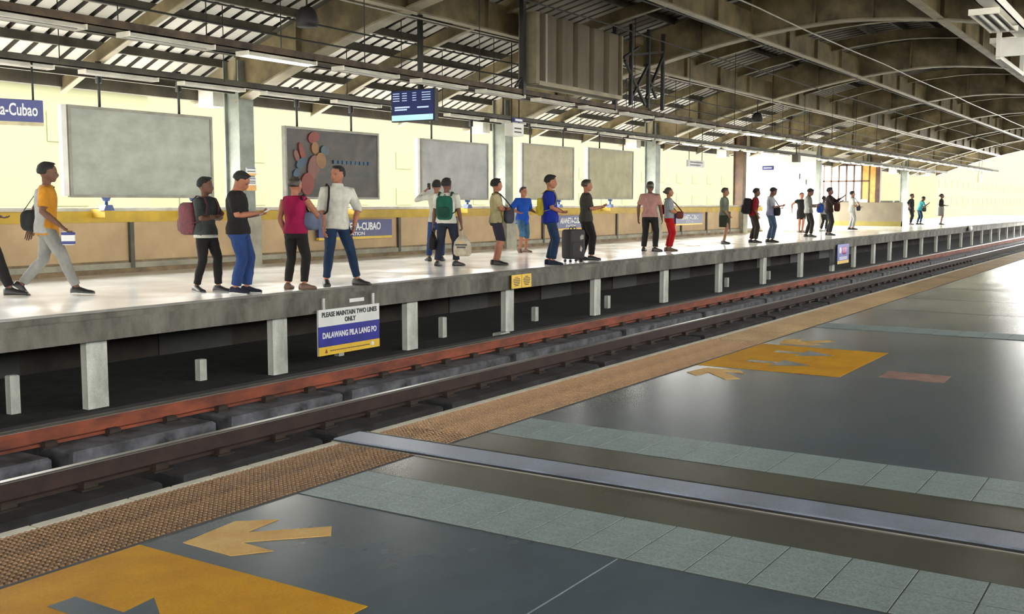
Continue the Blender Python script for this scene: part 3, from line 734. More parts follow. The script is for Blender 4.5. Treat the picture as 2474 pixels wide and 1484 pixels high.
# cables along the tracks
for y, z, m, lab in ((7.5, 4.35, CABLE, 'black overhead cable above the middle of the tracks'), (6.6, 4.55, WIREL, 'pale contact wire crossing the photo under the roof ribs'), (10.6, 4.12, WIREL, 'pale thin wire passing in front of the ribbed hanging panel'),
                     (9.3, 4.45, CABLE, 'black cable passing high across the ribbed hanging panel'), (11.4, 3.88, CABLE, 'thin black wire under the roof near the departure screen'), (11.9, 3.72, CABLE, 'thin black wire just above the light row'), (12.9, 3.6, WIREL, 'pale conduit under the purlins at the far side')):
    tag(MB().tube([(0, y, z)] + [(x, y, z - .03 * math.sin(PI * (x % 8.9) / 8.9)) for x in range(3, 76, 3)], .014, 6).build('overhead_wire', m), lab, 'wire')

# speakers / cameras hung from the roof
def speaker(x, y, z, lab, r=.14):
    e = empty('ceiling_speaker', (x, y, z), label=lab, cat='speaker')
    b = MB(); b.loft([[(rr * math.cos(k * PI / 6), rr * math.sin(k * PI / 6), zz) for k in range(12)] for rr, zz in ((r * .5, .16), (r * .8, .10), (r, -.04), (r * .9, -.12))])
    b.build('horn', DARK, e)
    MB().tube([(0, 0, .15), (0, 0, zb(y) + .66 - z)], .015, 6).build('hanger_rod', DARK, e)
speaker(11.6, 11.05, 3.83, 'round black speaker hanging before the first tan roof rib', .17)
speaker(31.2, 11.3, 3.72, 'small black speaker hanging before the far tan roof rib', .17)
speaker(25.5, 12.2, 3.42, 'black lamp housing hanging under the roof past the second column', .14)

# ------------------------------------------------------------------ ribbed hanging panel and truss frame
e = empty('hanging_signboard', (18.45, 10.3, 0), label='big tan ribbed metal panel hanging from the roof over the platform edge', cat='signboard')
b = MB(); n = 66; pts = []
w_ = 3.30
prof = []
for i in range(n + 1):
    x = -w_ / 2 + w_ * i / n; f = (i / n * 5.2) % 1
    prof.append((x, -.05 if f > .28 else .05))
z0, z1 = 3.33, 4.62
b.add([(x, y, z) for z in (z0 + .06, z1) for x, y in prof], [(i, i + 1, n + 2 + i, n + 1 + i) for i in range(n)])
b.build('ribbed_sheet', RIBBED, e)
MB().box(-w_ / 2, w_ / 2, .06, .30, z0 + .02, z1).build('box_body', RIBBED, e)
MB().box(-w_ / 2 - .02, w_ / 2 + .02, -.07, .32, z0 - .02, z0 + .06).build('bottom_rail', STEELF, e)
MB().box(-w_ / 2 - .12, -w_ / 2, -.06, .32, z0, z1).build('end_plate', STEELF, e)
MB().box(-w_ / 2 + .22, -w_ / 2 + .25, -.075, -.04, z0 + .05, z1).build('edge_strip', COPE, e)
MB().box(w_ / 2, w_ / 2 + .05, -.06, .32, z0, z1).build('end_plate', STEELF, e)
for x in (-w_ / 2 - .25, w_ / 2 + .1): MB().bar((x, .15, 3.1), (x, .15, 4.9), .09, .09, up=(1, 0, 0)).build('support_post', DARK, e)
MB().bar((-w_ / 2 - .5, .15, 3.25), (-w_ / 2 - .2, .15, 3.5), .03, .03).build('brace', DARK, e)
e = empty('steel_truss_frame', (0, 10.3, 0), label='dark angle iron truss frame hanging beside the ribbed panel', cat='truss')
for x in (20.65, 21.5, 22.25): MB().bar((x, 0, 3.25), (x, 0, zb(10.3) + .5), .07, .07, up=(1, 0, 0)).build('truss_post', DARK, e)
for p, q in (((20.35, 4.15), (21.35, 3.3)), ((21.4, 3.45), (22.25, 4.45)), ((20.65, 4.3), (22.25, 4.55)), ((20.65, 3.35), (21.5, 4.2)), ((21.5, 3.9), (21.9, 3.5)), ((20.3, 4.2), (21.0, 4.5))):
    MB().bar((p[0], 0, p[1]), (q[0], 0, q[1]), .05, .05, up=(0, 1, 0)).build('truss_brace', DARK, e)

# ------------------------------------------------------------------ white room, lattice window and counter at the far end
rm = empty('wall_room', kind='structure')
MB().box(42, 44.35, 13.46, 16.0, 0, 3.30).build('room_walls', WALLW, rm)
MB().box(41.99, 44.36, 13.45, 16.0, 0, .05).build('skirting', COPE, rm)
hang_sign('wall_sign', (41.96, 14.7, 0), .45, 2.50, 2.66, BLUE, 'small blue sign on the room wall that faces the platform', None, 1, PI / 2 * -1)
e = empty('wall_sign', (42.75, 13.44, 0), label='dark blue arrow sign on the corner face of the white room', cat='sign')
MB().box(-.60, .60, -.02, .01, 2.12, 2.34).build('panel', BLUE, e); MB().box(.25, .6, -.02, .01, 1.92, 2.12).build('lower_panel', mat('grey_print', (.25, .26, .3), .5), e)
for z in (2.27, 2.20): MB().box(-.5, .45, -.025, -.01, z - .015, z + .015).build('print_line', LET, e)
e = empty('ceiling_camera', (40.9, 13.2, 0), label='small camera box hanging before the white room', cat='camera')
MB().bevbox(-.16, .16, -.12, .12, 2.75, 3.05, .01).build('camera_body', PURL, e); MB().tube([(0, 0, 3.05), (0, 0, zb(13.2) + .4)], .02, 6).build('hanger_rod', DARK, e)
wn = empty('window_1', (56, 0, 0), kind='structure')
yb_ = [16.55 - .39 * k for k in range(7)]
for y in yb_: MB().box(-.05, .05, y - .035, y + .035, 1.2, 3.15).build('mullion', BROWN, wn)
for z in (1.2, 2.30, 3.12): MB().box(-.05, .05, 14.2, 16.6, z - .035, z + .035).build('transom', BROWN, wn)
for a, b_ in zip(yb_[:-1], yb_[1:]):
    for z0, z1 in ((1.235, 2.265), (2.335, 3.085)): MB().box(-.015, .015, b_ + .035, a - .035, z0, z1).build('pane', GLASSB if b_ > 14.3 else ORANGE, wn)
MB().box(-.03, .03, 13.85, 14.17, 1.2, 3.15).build('amber_panel', ORANGE, wn)
MB().box(-.12, .12, 13.65, 13.88, 0, 3.3).build('dark_post', BROWN, wn)
e = empty('counter_wall', (55, 0, 0), label='low tan counter wall with an olive band at its foot past the white room', cat='counter')
MB().bevbox(0, .3, 12.35, 16.0, 0.0, 1.2, .02).build('panel', TANW, e); MB().box(-.012, .29, 12.35, 16.0, 0.0, .24).build('olive_band', OLIVE, e)
for y, sx in ((15.2, .25), (13.1, .3), (12.6, .12)): MB().bevbox(.05, .25, y - sx, y + sx, 1.2, 1.28, .03).build('counter_item', POSTD, e)
MB().bevbox(0.02, .2, 14.05, 14.4, 1.2, 1.36, .05).build('counter_item', SIGNW, e)
e = hang_sign('hanging_sign', (74, 11.8, 0), 1.4, 2.5, 3.0, SIGNY, 'yellow hanging sign under the far end of the roof', zb(11.8) + .8, 1)
# ------------------------------------------------------------------ people
SKIN = mat('brown_skin', (0.30, 0.135, 0.075), 0.6, 0, 0.06, 14, spec=.3)
SKIND = mat('dark_brown_skin', (0.15, 0.068, 0.042), 0.6, 0, 0.06, 14, spec=.3)
SKINR = mat('ruddy_skin', (0.38, 0.15, 0.085), 0.6, 0, 0.06, 14, spec=.3)
HAIR = mat('black_hair', (0.009, 0.008, 0.008), 0.85, 0, 0.3, 30, 0.3)
HAIRB = mat('brown_hair', (0.045, 0.032, 0.018), 0.5, 0, 0.3, 30, 0.3)
EYE = mat('dark_eye', (0.02, 0.015, 0.012), 0.3, 0, 0, 3)
LIP = mat('lips', (0.26, 0.075, 0.06), 0.5, 0, 0, 3)
SHOEB = mat('black_shoe', (0.018, 0.017, 0.017), 0.5, 0, .1, 8)
SHOEBR = mat('brown_shoe', (0.14, 0.075, 0.045), 0.6, 0, .1, 8)
SOLE = mat('white_sole', (0.62, 0.62, 0.58), 0.6, 0, .05, 8)
TEX = bpy.data.textures.new('cloth_creases', 'CLOUDS'); TEX.noise_scale = 0.11
PENDING = []                       # (temporary object, final name, material, parent, extra MB, extra mats)

def rotx(a): return M.Rotation(a, 3, 'X')
def rotz(a): return M.Rotation(a, 3, 'Z')
def ik(a, b, l1, l2, pole):
    d = b - a; D = min(d.length, (l1 + l2) * .999); u = d.normalized()
    x = (l1 * l1 - l2 * l2 + D * D) / (2 * D); h = math.sqrt(max(0, l1 * l1 - x * x))
    p = V(pole); p = p - u * p.dot(u)
    if p.length < 1e-5: p = u.orthogonal()
    return a + u * x + p.normalized() * h, a + u * D
def lerp(a, b, t): return a + (b - a) * t
def subpath(pts, rads, t0, t1):
    """part of a polyline, t measured in segments"""
    out, r = [], []
    n = len(pts) - 1; ts = [t0] + [k for k in range(n + 1) if t0 < k < t1] + [t1]
    for t in ts:
        i = min(int(t), n - 1); f = t - i
        out.append(lerp(pts[i], pts[i + 1], f)); r.append(rads[i] + (rads[i + 1] - rads[i]) * f)
    return out, r

def queue(name, mb, m, parent, vox, crease=0.0, extra=None, xm=None, smooth=4):
    me = bpy.data.meshes.new('t'); me.from_pydata(mb.v, [], mb.f)
    o = bpy.data.objects.new('t', me); C.objects.link(o)
    r = o.modifiers.new('r', 'REMESH'); r.mode = 'VOXEL'; r.voxel_size = vox; r.use_smooth_shade = True
    s = o.modifiers.new('s', 'SMOOTH'); s.factor = .5; s.iterations = smooth
    if crease:
        d = o.modifiers.new('d', 'DISPLACE'); d.texture = TEX; d.strength = crease; d.mid_level = .5; d.texture_coords = 'LOCAL'
    PENDING.append((o, name, m, parent, extra, xm))

def flush():
    bpy.context.view_layer.update()
    dg = bpy.context.evaluated_depsgraph_get()
    for o, name, m, parent, extra, xm in PENDING:
        me = bpy.data.meshes.new_from_object(o.evaluated_get(dg))
        me.materials.clear(); me.materials.append(m); me.name = name
        n = len(me.polygons)
        me.polygons.foreach_set('material_index', [0] * n); me.polygons.foreach_set('use_smooth', [True] * n)
        if extra is not None:
            em = extra.mesh('x', [m] + (xm or [])); bm = bmesh.new(); bm.from_mesh(me); bm.from_mesh(em); bm.to_mesh(me); bm.free()
            for q in (xm or []): me.materials.append(q)
        bpy.data.objects.remove(o)
        ob = bpy.data.objects.new(name, me); link(ob, parent)
    PENDING.clear()

TORSO = [(.465, .070, .055), (.50, .092, .070), (.54, .096, .072), (.60, .082, .060), (.66, .086, .062), (.72, .097, .068), (.77, .103, .064), (.805, .092, .052), (.825, .060, .040), (.84, .036, .034)]
CROSS = dict(rw=(-.025, .095, .665), lw=(.015, .115, .648), rp=(1, .1, -.9), lp=(-1, .1, -.9), rcurl=1.0, lcurl=1.0)
def person(label, at, face, H=1.66, skin=SKIN, hair=HAIR, hairstyle='short', near=True,
           rf=(.055, 0), lf=(-.055, 0), rlift=0, llift=0, rtoe=.2, ltoe=-.2, lean=0.0, twist=0.0, sway=0.0, head=(0, 0), wide=1.0,
           rw=(.15, .03, .47), lw=(-.15, .03, .47), rp=(.3, -1, 0), lp=(-.3, -1, 0), rcurl=.5, lcurl=.5, hip=.525,
           shirt=None, sleeve=.75, hem=.485, loose=.013, vest=None, collar=False,
           legs=None, legcut=1.93, legloose=.014, legname='trousers', skirt=None, skirtz=.30, skirtname='skirt', belt=None,
           shoe=SHOEB, sole=None, hemband=None, cap=None):
    root = empty('person', (at[0], at[1], 0), math.radians(face) - PI / 2, label=label, cat='person')
    vox = .011 if near else .017
    sg = 12 if near else 8
    pel = V((0, 0, hip * H))
    Rl = M.Rotation(sway, 3, 'Y') @ rotx(-lean) @ rotz(twist)
    def TP(p):                      # a point in upright torso space (units of H) -> posed
        q = V(p) * H - V((0, 0, .525 * H)); return pel + (Rl @ q)
    def TS(z, rx, ry, infl=0.0, cy=0.0, n=16, pw=.85):
        out = []
        for k in range(n):
            a = 2 * PI * k / n; ca, sa = math.cos(a), math.sin(a)
            x = math.copysign(abs(ca) ** pw, ca) * (rx * wide * H + infl); y = math.copysign(abs(sa) ** pw, sa) * (ry * wide * H + infl) + cy
            q = V((x, y, z * H - .525 * H)); out.append(pel + Rl @ q)
        return out
    # arms
    arms = {}
    for s, wv, pv in ((1, rw, rp), (-1, lw, lp)):
        sh = TP((s * .106 * (wide ** .5), 0, .80)); el, wr = ik(sh, V(wv) * H, .168 * H, .155 * H, pv)
        arms[s] = ([sh, el, wr], [.036 * H, .027 * H, .018 * H], s)
    # legs
    leg = {}
    for s, f, lift, toe in ((1, rf, rlift, rtoe), (-1, lf, llift, ltoe)):
        hp = pel + M.Rotation(sway, 3, 'Y') @ V((s * .048 * H * wide, 0, 0)); an = V((f[0] * H, f[1] * H, .047 * H + lift))
        kn, an = ik(hp, an, .247 * H, .245 * H, (math.sin(-toe) * -.4 * s * s, 1, 0))
        leg[s] = ([hp, kn, an], toe)
    body = MB()
    body.loft([TS(z, rx, ry, -.004) for z, rx, ry in TORSO])
    nb_, hb_ = TP((0, -.004, .825)), None
    # head frame
    Rh = Rl @ rotz(head[0]) @ rotx(-head[1])
    hc = TP((0, .004, .862)) ; hs = .138 * H
    def HP(p): return hc + Rh @ (V(p) * hs)
    body.tube([nb_, lerp(nb_, hc, .6), HP((0, -.05, .25))], [.036 * H, .031 * H, .032 * H], sg)
    hsec = [(.0, .30, .12, .10), (.06, .20, .22, .24), (.17, .12, .29, .35), (.32, .07, .335, .42), (.48, .03, .36, .455), (.64, .0, .375, .48), (.80, -.02, .345, .44), (.92, -.03, .25, .33), (.99, -.03, .10, .14)]
    body.loft([[HP((rx * math.cos(2 * PI * k / 16), cy + ry * math.sin(2 * PI * k / 16), z)) for k in range(16)] for z, cy, rx, ry in hsec])
    body.tube([HP((0, .45, .52)), HP((0, .53, .38)), HP((0, .50, .31)), HP((0, .40, .30))], [.045 * hs, .075 * hs, .085 * hs, .04 * hs], 8)
    for s in (1, -1): body.ell(HP((s * .38, -.02, .42)), (.035 * hs, .075 * hs, .12 * hs), 0, 8, 6, R=Rh)
    body.ell(HP((0, .40, .20)), (.13 * hs, .07 * hs, .06 * hs), 0, 8, 6, R=Rh)
    ex = MB()
    for s in (1, -1):
        ex.ell(HP((s * .16, .425, .49)), (.062 * hs, .035 * hs, .030 * hs), 1, 8, 5, R=Rh)
        ex.ell(HP((s * .165, .44, .575)), (.095 * hs, .03 * hs, .018 * hs), 1, 8, 5, R=Rh)
    ex.ell(HP((0, .445, .185)), (.11 * hs, .03 * hs, .022 * hs), 2, 8, 5, R=Rh)
    # arms and palms
    for s in (1, -1):
        (sh, el, wr), rr, _ = arms[s]
        fa = lerp(el, wr, .3); body.tube([sh, lerp(sh, el, .5), el, fa, wr], [.034 * H, .030 * H, .0255 * H, .0265 * H, .0175 * H], sg)
        d = (wr - el).normalized()
        up = V((0, 0, 1)) if abs(d.z) < .8 else V((0, 1, 0))
        side = d.cross(up).normalized() * (1 if s > 0 else -1)        # across the palm
        nrm = side.cross(d).normalized()
        if abs(d.z) >= .8: side, nrm = V((0, 1, 0)) - d * d.y, V((-s, 0, 0)); side.normalize(); nrm = nrm - d * nrm.dot(d) - side * nrm.dot(side); nrm.normalize()
        else: nrm = V((0, 0, 1)) - d * d.z; nrm.normalize(); side = d.cross(nrm) * -s
        kn = wr + d * .050 * H
        body.tube([wr - d * .01, wr + d * .02 * H, kn], [(.018 * H, .0135 * H), (.024 * H, .0125 * H), (.0245 * H, .011 * H)], sg, flat=side)
        cu = rcurl if s > 0 else lcurl
        for i in range(4):
            off = (i - 1.5) * .0132 * H; ln = (.040, .046, .044, .034)[i] * H
            p0 = kn - d * .012 * H + side * off; p1 = kn + side * off * 1.05 + d * ln * .35
            d1 = (d * math.cos(cu) + nrm * math.sin(cu)); p2 = p1 + d1 * ln * .5
            d2 = (d * math.cos(cu * 2) + nrm * math.sin(cu * 2)); p3 = p2 + d2 * ln * .4
            ex.tube([p0, p1, p2, p3], [.0058 * H, .0056 * H, .0050 * H, .0036 * H], 6)
        t0 = wr + d * .014 * H + side * .015 * H; t1 = t0 + side * .017 * H + d * .018 * H; t2 = t1 + d * .022 * H + nrm * .01 * H
        ex.tube([t0, t1, t2], [.0075 * H, .0062 * H, .0045 * H], 6)
    # legs and feet
    for s in (1, -1):
        (hp, kn, an), toe = leg[s]
        calf = lerp(kn, an, .3) - V((0, .008 * H, 0))
        body.tube([hp + V((0, 0, .02 * H)), lerp(hp, kn, .4), kn, calf, lerp(kn, an, .7), an], [.055 * H, .049 * H, .034 * H, .034 * H, .024 * H, .021 * H], sg)
        fd = V((math.sin(toe), math.cos(toe), 0)); sd = V((fd.y, -fd.x, 0))
        dz = an.z - .047 * H
        pitch_ = 0.0 if dz < .02 else .7
        Fv = (fd * math.cos(pitch_) - V((0, 0, 1)) * math.sin(pitch_)); Uv = sd.cross(Fv) * 1
        if Uv.z < 0: Uv = -Uv
        base = an - Uv * .047 * H
        def foot(b_, g, mi=0, z1=1.0, zlo=0.0):
            secs = [(-.042, .021, .05), (-.030, .025, .056), (0, .027, .062), (.035, .027, .046), (.070, .030, .032), (.100, .029, .026), (.118, .020, .018)]
            rings = []
            for y, hw, hh in secs:
                ring = []
                for k in range(10):
                    a = 2 * PI * k / 10; x = math.cos(a) * (hw * H + g); zz = max(math.sin(a) * .75, -.3); zz = (zz + .3) / 1.05
                    ring.append(base + Fv * (y * H * 1.04) + sd * x + Uv * (zlo + zz * (hh * H * z1 + g)))
                rings.append(ring)
            b_.loft(rings, mi)
        foot(body, -.002)
        if shoe is not None:
            sb = MB(); foot(sb, .007); so = sb.build('shoe', shoe, root)
            if sole is not None:
                s2 = MB(); foot(s2, .010, 0, .30); s2.build('sole', sole, so)
    queue('body', body, skin, root, vox, 0, ex, [EYE, LIP])
    # hair
    if hairstyle:
        hm = MB(); hr = random.Random(int(at[0] * 100))
        def cut(p):
            q = V((p.x, p.y, p.z)); face = (q.y > .10 * hs and q.z < (.17 - .1 * abs(q.x) / (.4 * hs)) * hs) ; low = q.z < (-.22 * hs if hairstyle in ('short', 'spiky') else -.30 * hs)
            if hairstyle == 'long': low = False
            if q.y > .2 * hs: q.y *= .93
            q *= 1 + hr.uniform(-.025, .03)
            if face: q *= .62
            elif low: q *= .80
            return q
        zc = .60
        hm.ell(HP((0, -.045, zc)), (.418 * hs, .505 * hs, (.47 if hairstyle != 'spiky' else .52) * hs), 0, 18, 14, xf=cut, R=Rh)
        if hairstyle == 'spiky':
            hm.ell(HP((0, .16, .98)), (.30 * hs, .27 * hs, .12 * hs), 0, 12, 8, R=Rh)
        elif hairstyle == 'short':
            hm.ell(HP((0, .10, .97)), (.30 * hs, .28 * hs, .085 * hs), 0, 12, 8, R=Rh)
        if hairstyle == 'long':
            hm.loft([[HP((rx * math.cos(2 * PI * k / 12), cy + ry * math.sin(2 * PI * k / 12), z)) for k in range(12)] for z, cy, rx, ry in ((.75, -.12, .40, .38), (.4, -.22, .42, .30), (0, -.28, .40, .22), (-.45, -.30, .34, .14), (-.75, -.28, .2, .08))])
        if hairstyle == 'tied':
            hm.ell(HP((0, -.52, .55)), (.17 * hs, .17 * hs, .17 * hs), 0, 10, 7, R=Rh)
        hm.build('hair', hair, root)
    if cap is not None:
        cm = MB(); cm.ell(HP((0, -.03, .80)), (.425 * hs, .50 * hs, .30 * hs), 0, 16, 10, xf=lambda p: V((p.x, p.y, max(p.z, -.06 * hs))), R=Rh)
        cm.loft([[HP((.30 * math.cos(a), .40 + .33 * math.sin(a), .76)) for a in [2 * PI * k / 12 for k in range(12)]], [HP((.30 * math.cos(a), .40 + .33 * math.sin(a), .80)) for a in [2 * PI * k / 12 for k in range(12)]]])
        cm.build('cap', cap, root)
    # clothes
    if shirt is not None:
        sm_ = MB(); g = loose
        secs = [(z, rx, ry) for z, rx, ry in TORSO if z > hem + .02 and z < .83]
        secs = [(hem, .098, .074)] + secs + [(.838, .040, .038)]
        sm_.loft([TS(z, rx, ry, g + (.006 if z < .6 else 0)) for z, rx, ry in secs])
        for s in (1, -1):
            pts, rr, _ = arms[s]
            if sleeve <= 0: sm_.tube([TP((s * .06, 0, .80)), pts[0]], [.04 * H, .034 * H], sg); continue
            p2, r2 = subpath([pts[0], pts[1], pts[2]], [.036 * H, .031 * H, .022 * H], 0, min(sleeve, 1.95))
            sm_.tube([TP((s * .05, 0, .795))] + p2, [.045 * H] + [r + g * .9 for r in r2], sg)
        queue('shirt', sm_, shirt, root, vox * 1.1, .016 if near else .0)
        if collar:
            cb = MB(); cb.loft([TS(.832, .050, .048, .004), TS(.858, .042, .044, .002)], cap=False); cb.build('collar', shirt, root)
    if vest is not None:
        vm = MB(); secs = [(hem + .01, .100, .072)] + [(z, rx, ry) for z, rx, ry in TORSO if hem + .03 < z < .82]
        vm.loft([TS(z, rx * 1.01, ry * .9, .017, -.026) for z, rx, ry in secs]); queue('vest', vm, vest, root, vox * 1.1, .012)
    if hemband is not None:
        hb = MB(); hb.loft([TS(hem - .022, .098, .074, loose + .004), TS(hem + .006, .098, .074, loose + .006)]); hb.build('shirt_tail', hemband, root)
    if legs is not None:
        lm = MB(); g = legloose
        lm.loft([TS(z, rx, ry, min(g * .8, loose - .001) if z < .5 else min(g * .5, .007)) for z, rx, ry in [(.455, .066, .056), (.48, .085, .066), (.51, .094, .071), (.555, .093, .069), (.585, .086, .062)]])
        for s in (1, -1):
            (hp, kn, an), toe = leg[s]
            pts, rr = subpath([hp, lerp(hp, kn, .45), kn, lerp(kn, an, .35) - V((0, .005 * H, 0)), an], [.054 * H, .050 * H, .037 * H, .035 * H, .026 * H], 0, legcut * 2)
            lm.tube([hp + V((0, 0, .03 * H))] + pts, [.05 * H] + [r + g * (.5 + .35 * i / 3) for i, r in enumerate(rr)], sg)
        queue(legname, lm, legs, root, vox * 1.1, .016 if near else 0)
    if skirt is not None:
        k = MB(); zz = [.60, .55, .50, .44, .36, skirtz]
        k.loft([TS(z, rx, ry, .026) for z, rx, ry in zip(zz, (.080, .094, .100, .100, .096, .092), (.060, .070, .076, .076, .074, .072))]); queue(skirtname, k, skirt, root, vox * 1.2, .01)
    return root, TP, arms, leg

def at_of(root): return root.matrix_basis.copy()
def thing_on(root, name, label, cat):
    e = empty(name, label=label, cat=cat); e.matrix_basis = root.matrix_basis.copy(); return e
def rbox(b, c, r, R=None, mi=0, pw=.45, su=16, sv=10):
    """rounded box as a superellipsoid"""
    def sp(v, p): return math.copysign(abs(v) ** p, v)
    rings = []
    for i in range(1, sv):
        t = PI * i / sv; ring = []
        for k in range(su):
            a = 2 * PI * k / su
            p = V((r[0] * sp(math.sin(t), pw) * sp(math.cos(a), pw), r[1] * sp(math.sin(t), pw) * sp(math.sin(a), pw), -r[2] * sp(math.cos(t), pw)))
            ring.append(V(c) + (R @ p if R is not None else p))
        rings.append(ring)
    return b.loft(rings, mi)
def backpack(P, label, m, w_=.15, h_=.21, d_=.09, zc=.69, m2=None, drop=0.0):
    root, TP, arms, leg = P
    e = thing_on(root, 'backpack', label, 'backpack')
    o = TP((0, 0, 0)); ax, ay, az = (TP((1, 0, 0)) - o).normalized(), (TP((0, 1, 0)) - o).normalized(), (TP((0, 0, 1)) - o).normalized()
    R = M((ax, ay, az)).transposed()
    c = TP((0, -.06, zc - drop)) - ay * d_
    b = MB(); rbox(b, c, (w_, d_, h_), R); b.build('bag_body', m, e)
    b = MB(); rbox(b, c - ay * (d_ * .95) - az * h_ * .35, (w_ * .75, .03, h_ * .45), R); b.build('front_pocket', m2 or m, e)
    for s in (1, -1):
        x = s * .072
        MB().tube([TP((x, -.085, .80 - drop * .3)), TP((x, -.03, .845)), TP((x * 1.05, .05, .825)), TP((x * 1.15, .083, .76)), TP((x * 1.3, .07, .68)), TP((x * 1.35, 0, .62)), TP((x * 1.2, -.08, .60))], [(.022, .006)] * 7, 8, flat=ax).build('strap', m2 or m, e)
    MB().tube([c + az * h_ * .9 + ax * .03 + ay * .03, c + az * (h_ + .03) + ay * .04, c + az * h_ * .9 - ax * .03 + ay * .03], .007, 6).build('grab_loop', m2 or m, e)
    return e
def shoulder_bag(P, label, m, c, r, sh=(.09, 0, .825), strapm=None, rot=0.0):
    root, TP, arms, leg = P
    e = thing_on(root, 'shoulder_bag', label, 'bag')
    R = rotz(rot)
    cc = TP(c); b = MB(); rbox(b, cc, r, R, pw=.6); b.build('bag_body', m, e)
    top = cc + V((0, 0, r[2] * .9))
    MB().tube([top + R @ V((0, r[1] * .7, 0)), lerp(top, TP((sh[0], .05, sh[2] - .01)), .6) + V((0, .04, 0)), TP((sh[0], .045, sh[2])), TP((sh[0], 0, sh[2] + .022)), TP((sh[0], -.05, sh[2])), top + R @ V((0, -r[1] * .7, 0))], [(.016, .005)] * 6, 8).build('strap', strapm or m, e)
    return e
def phone(P, label, s=1, m=DARK, both=False, size=(.038, .075, .006), tilt=.5):
    root, TP, arms, leg = P
    e = thing_on(root, 'phone', label, 'phone')
    (sh, el, wr), _, _ = arms[s]; d = (wr - el).normalized()
    if both: wr = lerp(arms[1][0][2], arms[-1][0][2], .5); d = V((0, 1, 0))
    c = wr + d * .10 + V((0, 0, .02))
    R = rotx(tilt)
    b = MB(); rbox(b, c, size, R, pw=.25, su=12, sv=8); b.build('phone_case', m, e)
    n = MB(); rbox(n, c + R @ V((0, 0, size[2])), (size[0] * .86, size[1] * .86, .0015), R, pw=.2, su=12, sv=6); n.build('phone_glass', SHOEB if m is not SHOEB else SIGNW, e)
    return e

RED_T, NAVY = cloth('dark_red', (.22, .012, .018)), cloth('dark_navy', (.016, .02, .038))
BLACKC, CHAR = cloth('black', (.014, .013, .013)), cloth('charcoal', (.035, .038, .036))
JEAN = cloth('blue_jeans', (.03, .07, .21), .3, 5, (.012, .03, .11)); JEAND = cloth('dark_jeans', (.018, .045, .10), .3, 5, (.008, .02, .05))
WHT = cloth('white', (.62, .61, .53)); GREY = cloth('grey', (.20, .20, .19)); LGREY = cloth('light_grey', (.38, .38, .36))

# two walkers at the left
P = person('person striding in black trousers, cut off by the left edge of the photo', (7.42, 12.55), -35, 1.66, SKIND, near=True,
           rf=(.05, .17), lf=(-.05, -.15), llift=.03, rw=(.16, -.09, .50), lw=(-.13, .08, .60), shirt=CHAR, sleeve=1.9, legs=BLACKC, hip=.515)
P = person('person walking in an orange shirt, grey vest and grey trousers at the left', (7.92, 12.0), -40, 1.68, SKIND, HAIR, 'short', True,
           rf=(.05, .20), lf=(-.05, -.20), llift=.05, lean=.03, rw=(.16, .11, .52), lw=(-.16, -.13, .50), head=(.1, .05), shirt=cloth('orange_yellow', (.55, .24, .02)), sleeve=.8, hem=.47,
           vest=LGREY, legs=cloth('ash_trousers', (.27, .27, .25)), shoe=SHOEB, sole=SOLE, hip=.505)
shoulder_bag(P, 'dark grey bag slung behind the walker in the orange shirt', CHAR, (-.11, -.10, .57), (.10, .16, .14), (-.08, 0, .825))
e = thing_on(P[0], 'paper_bag', 'small white bag with a navy stripe carried by the walker in orange', 'bag')
b = MB(); rbox(b, (.27, .27, .72), (.035, .08, .085), None, pw=.3); b.build('bag_body', SIGNW, e)
b = MB(); rbox(b, (.27, .27, .665), (.037, .082, .02), None, pw=.3); b.build('navy_stripe', BLUE, e)
b = MB(); rbox(b, (.27, .27, .775), (.037, .082, .02), None, pw=.3); b.build('navy_stripe', BLUE, e)

# youth with the maroon backpack
P = person('youth with folded arms, dark grey tee and black trousers beside the man in jeans', (9.36, 10.76), -82, 1.47, SKIND, HAIR, 'spiky', True,
           rf=(.055, -.075), lf=(-.045, .085), rtoe=.35, ltoe=-.1, twist=.10, wide=1.06, head=(.20, .0), shirt=cloth('charcoal_print', (.06, .075, .07), .2, 6, (.02, .024, .022)), sleeve=.85, hem=.50,
           legs=BLACKC, legloose=.008, hemband=WHT, sole=LGREY, **CROSS)
backpack(P, 'maroon speckled backpack on the youth with folded arms', mat('maroon_speckled', (.26, .035, .07), .8, 0, 0, 26, .2, (1, 1, 1), (.07, .05, .04)), .16, .215, .125, .645, mat('maroon_dark', (.16, .02, .05), .8, 0, 0, 30, .2, (1, 1, 1), (.05, .035, .03)))
# man reading his phone
P = person('man in a black tee and blue jeans looking down at his phone', (9.43, 10.24), -60, 1.56, SKINR, HAIR, 'short', True,
           rf=(.045, -.02), lf=(-.05, .045), rtoe=.25, ltoe=.0, head=(.05, .6), lean=-.02, wide=1.12, rw=(.04, .165, .655), lw=(-.025, .16, .645), rp=(.5, -.6, -1), lp=(-.5, -.6, -1),
           shirt=BLACKC, sleeve=.85, hem=.485, legs=JEAN, legloose=.024, shoe=NAVY, sole=SOLE, rcurl=.7, lcurl=.7)
phone(P, 'white phone held by the man in the black tee', 1, SIGNW, True)
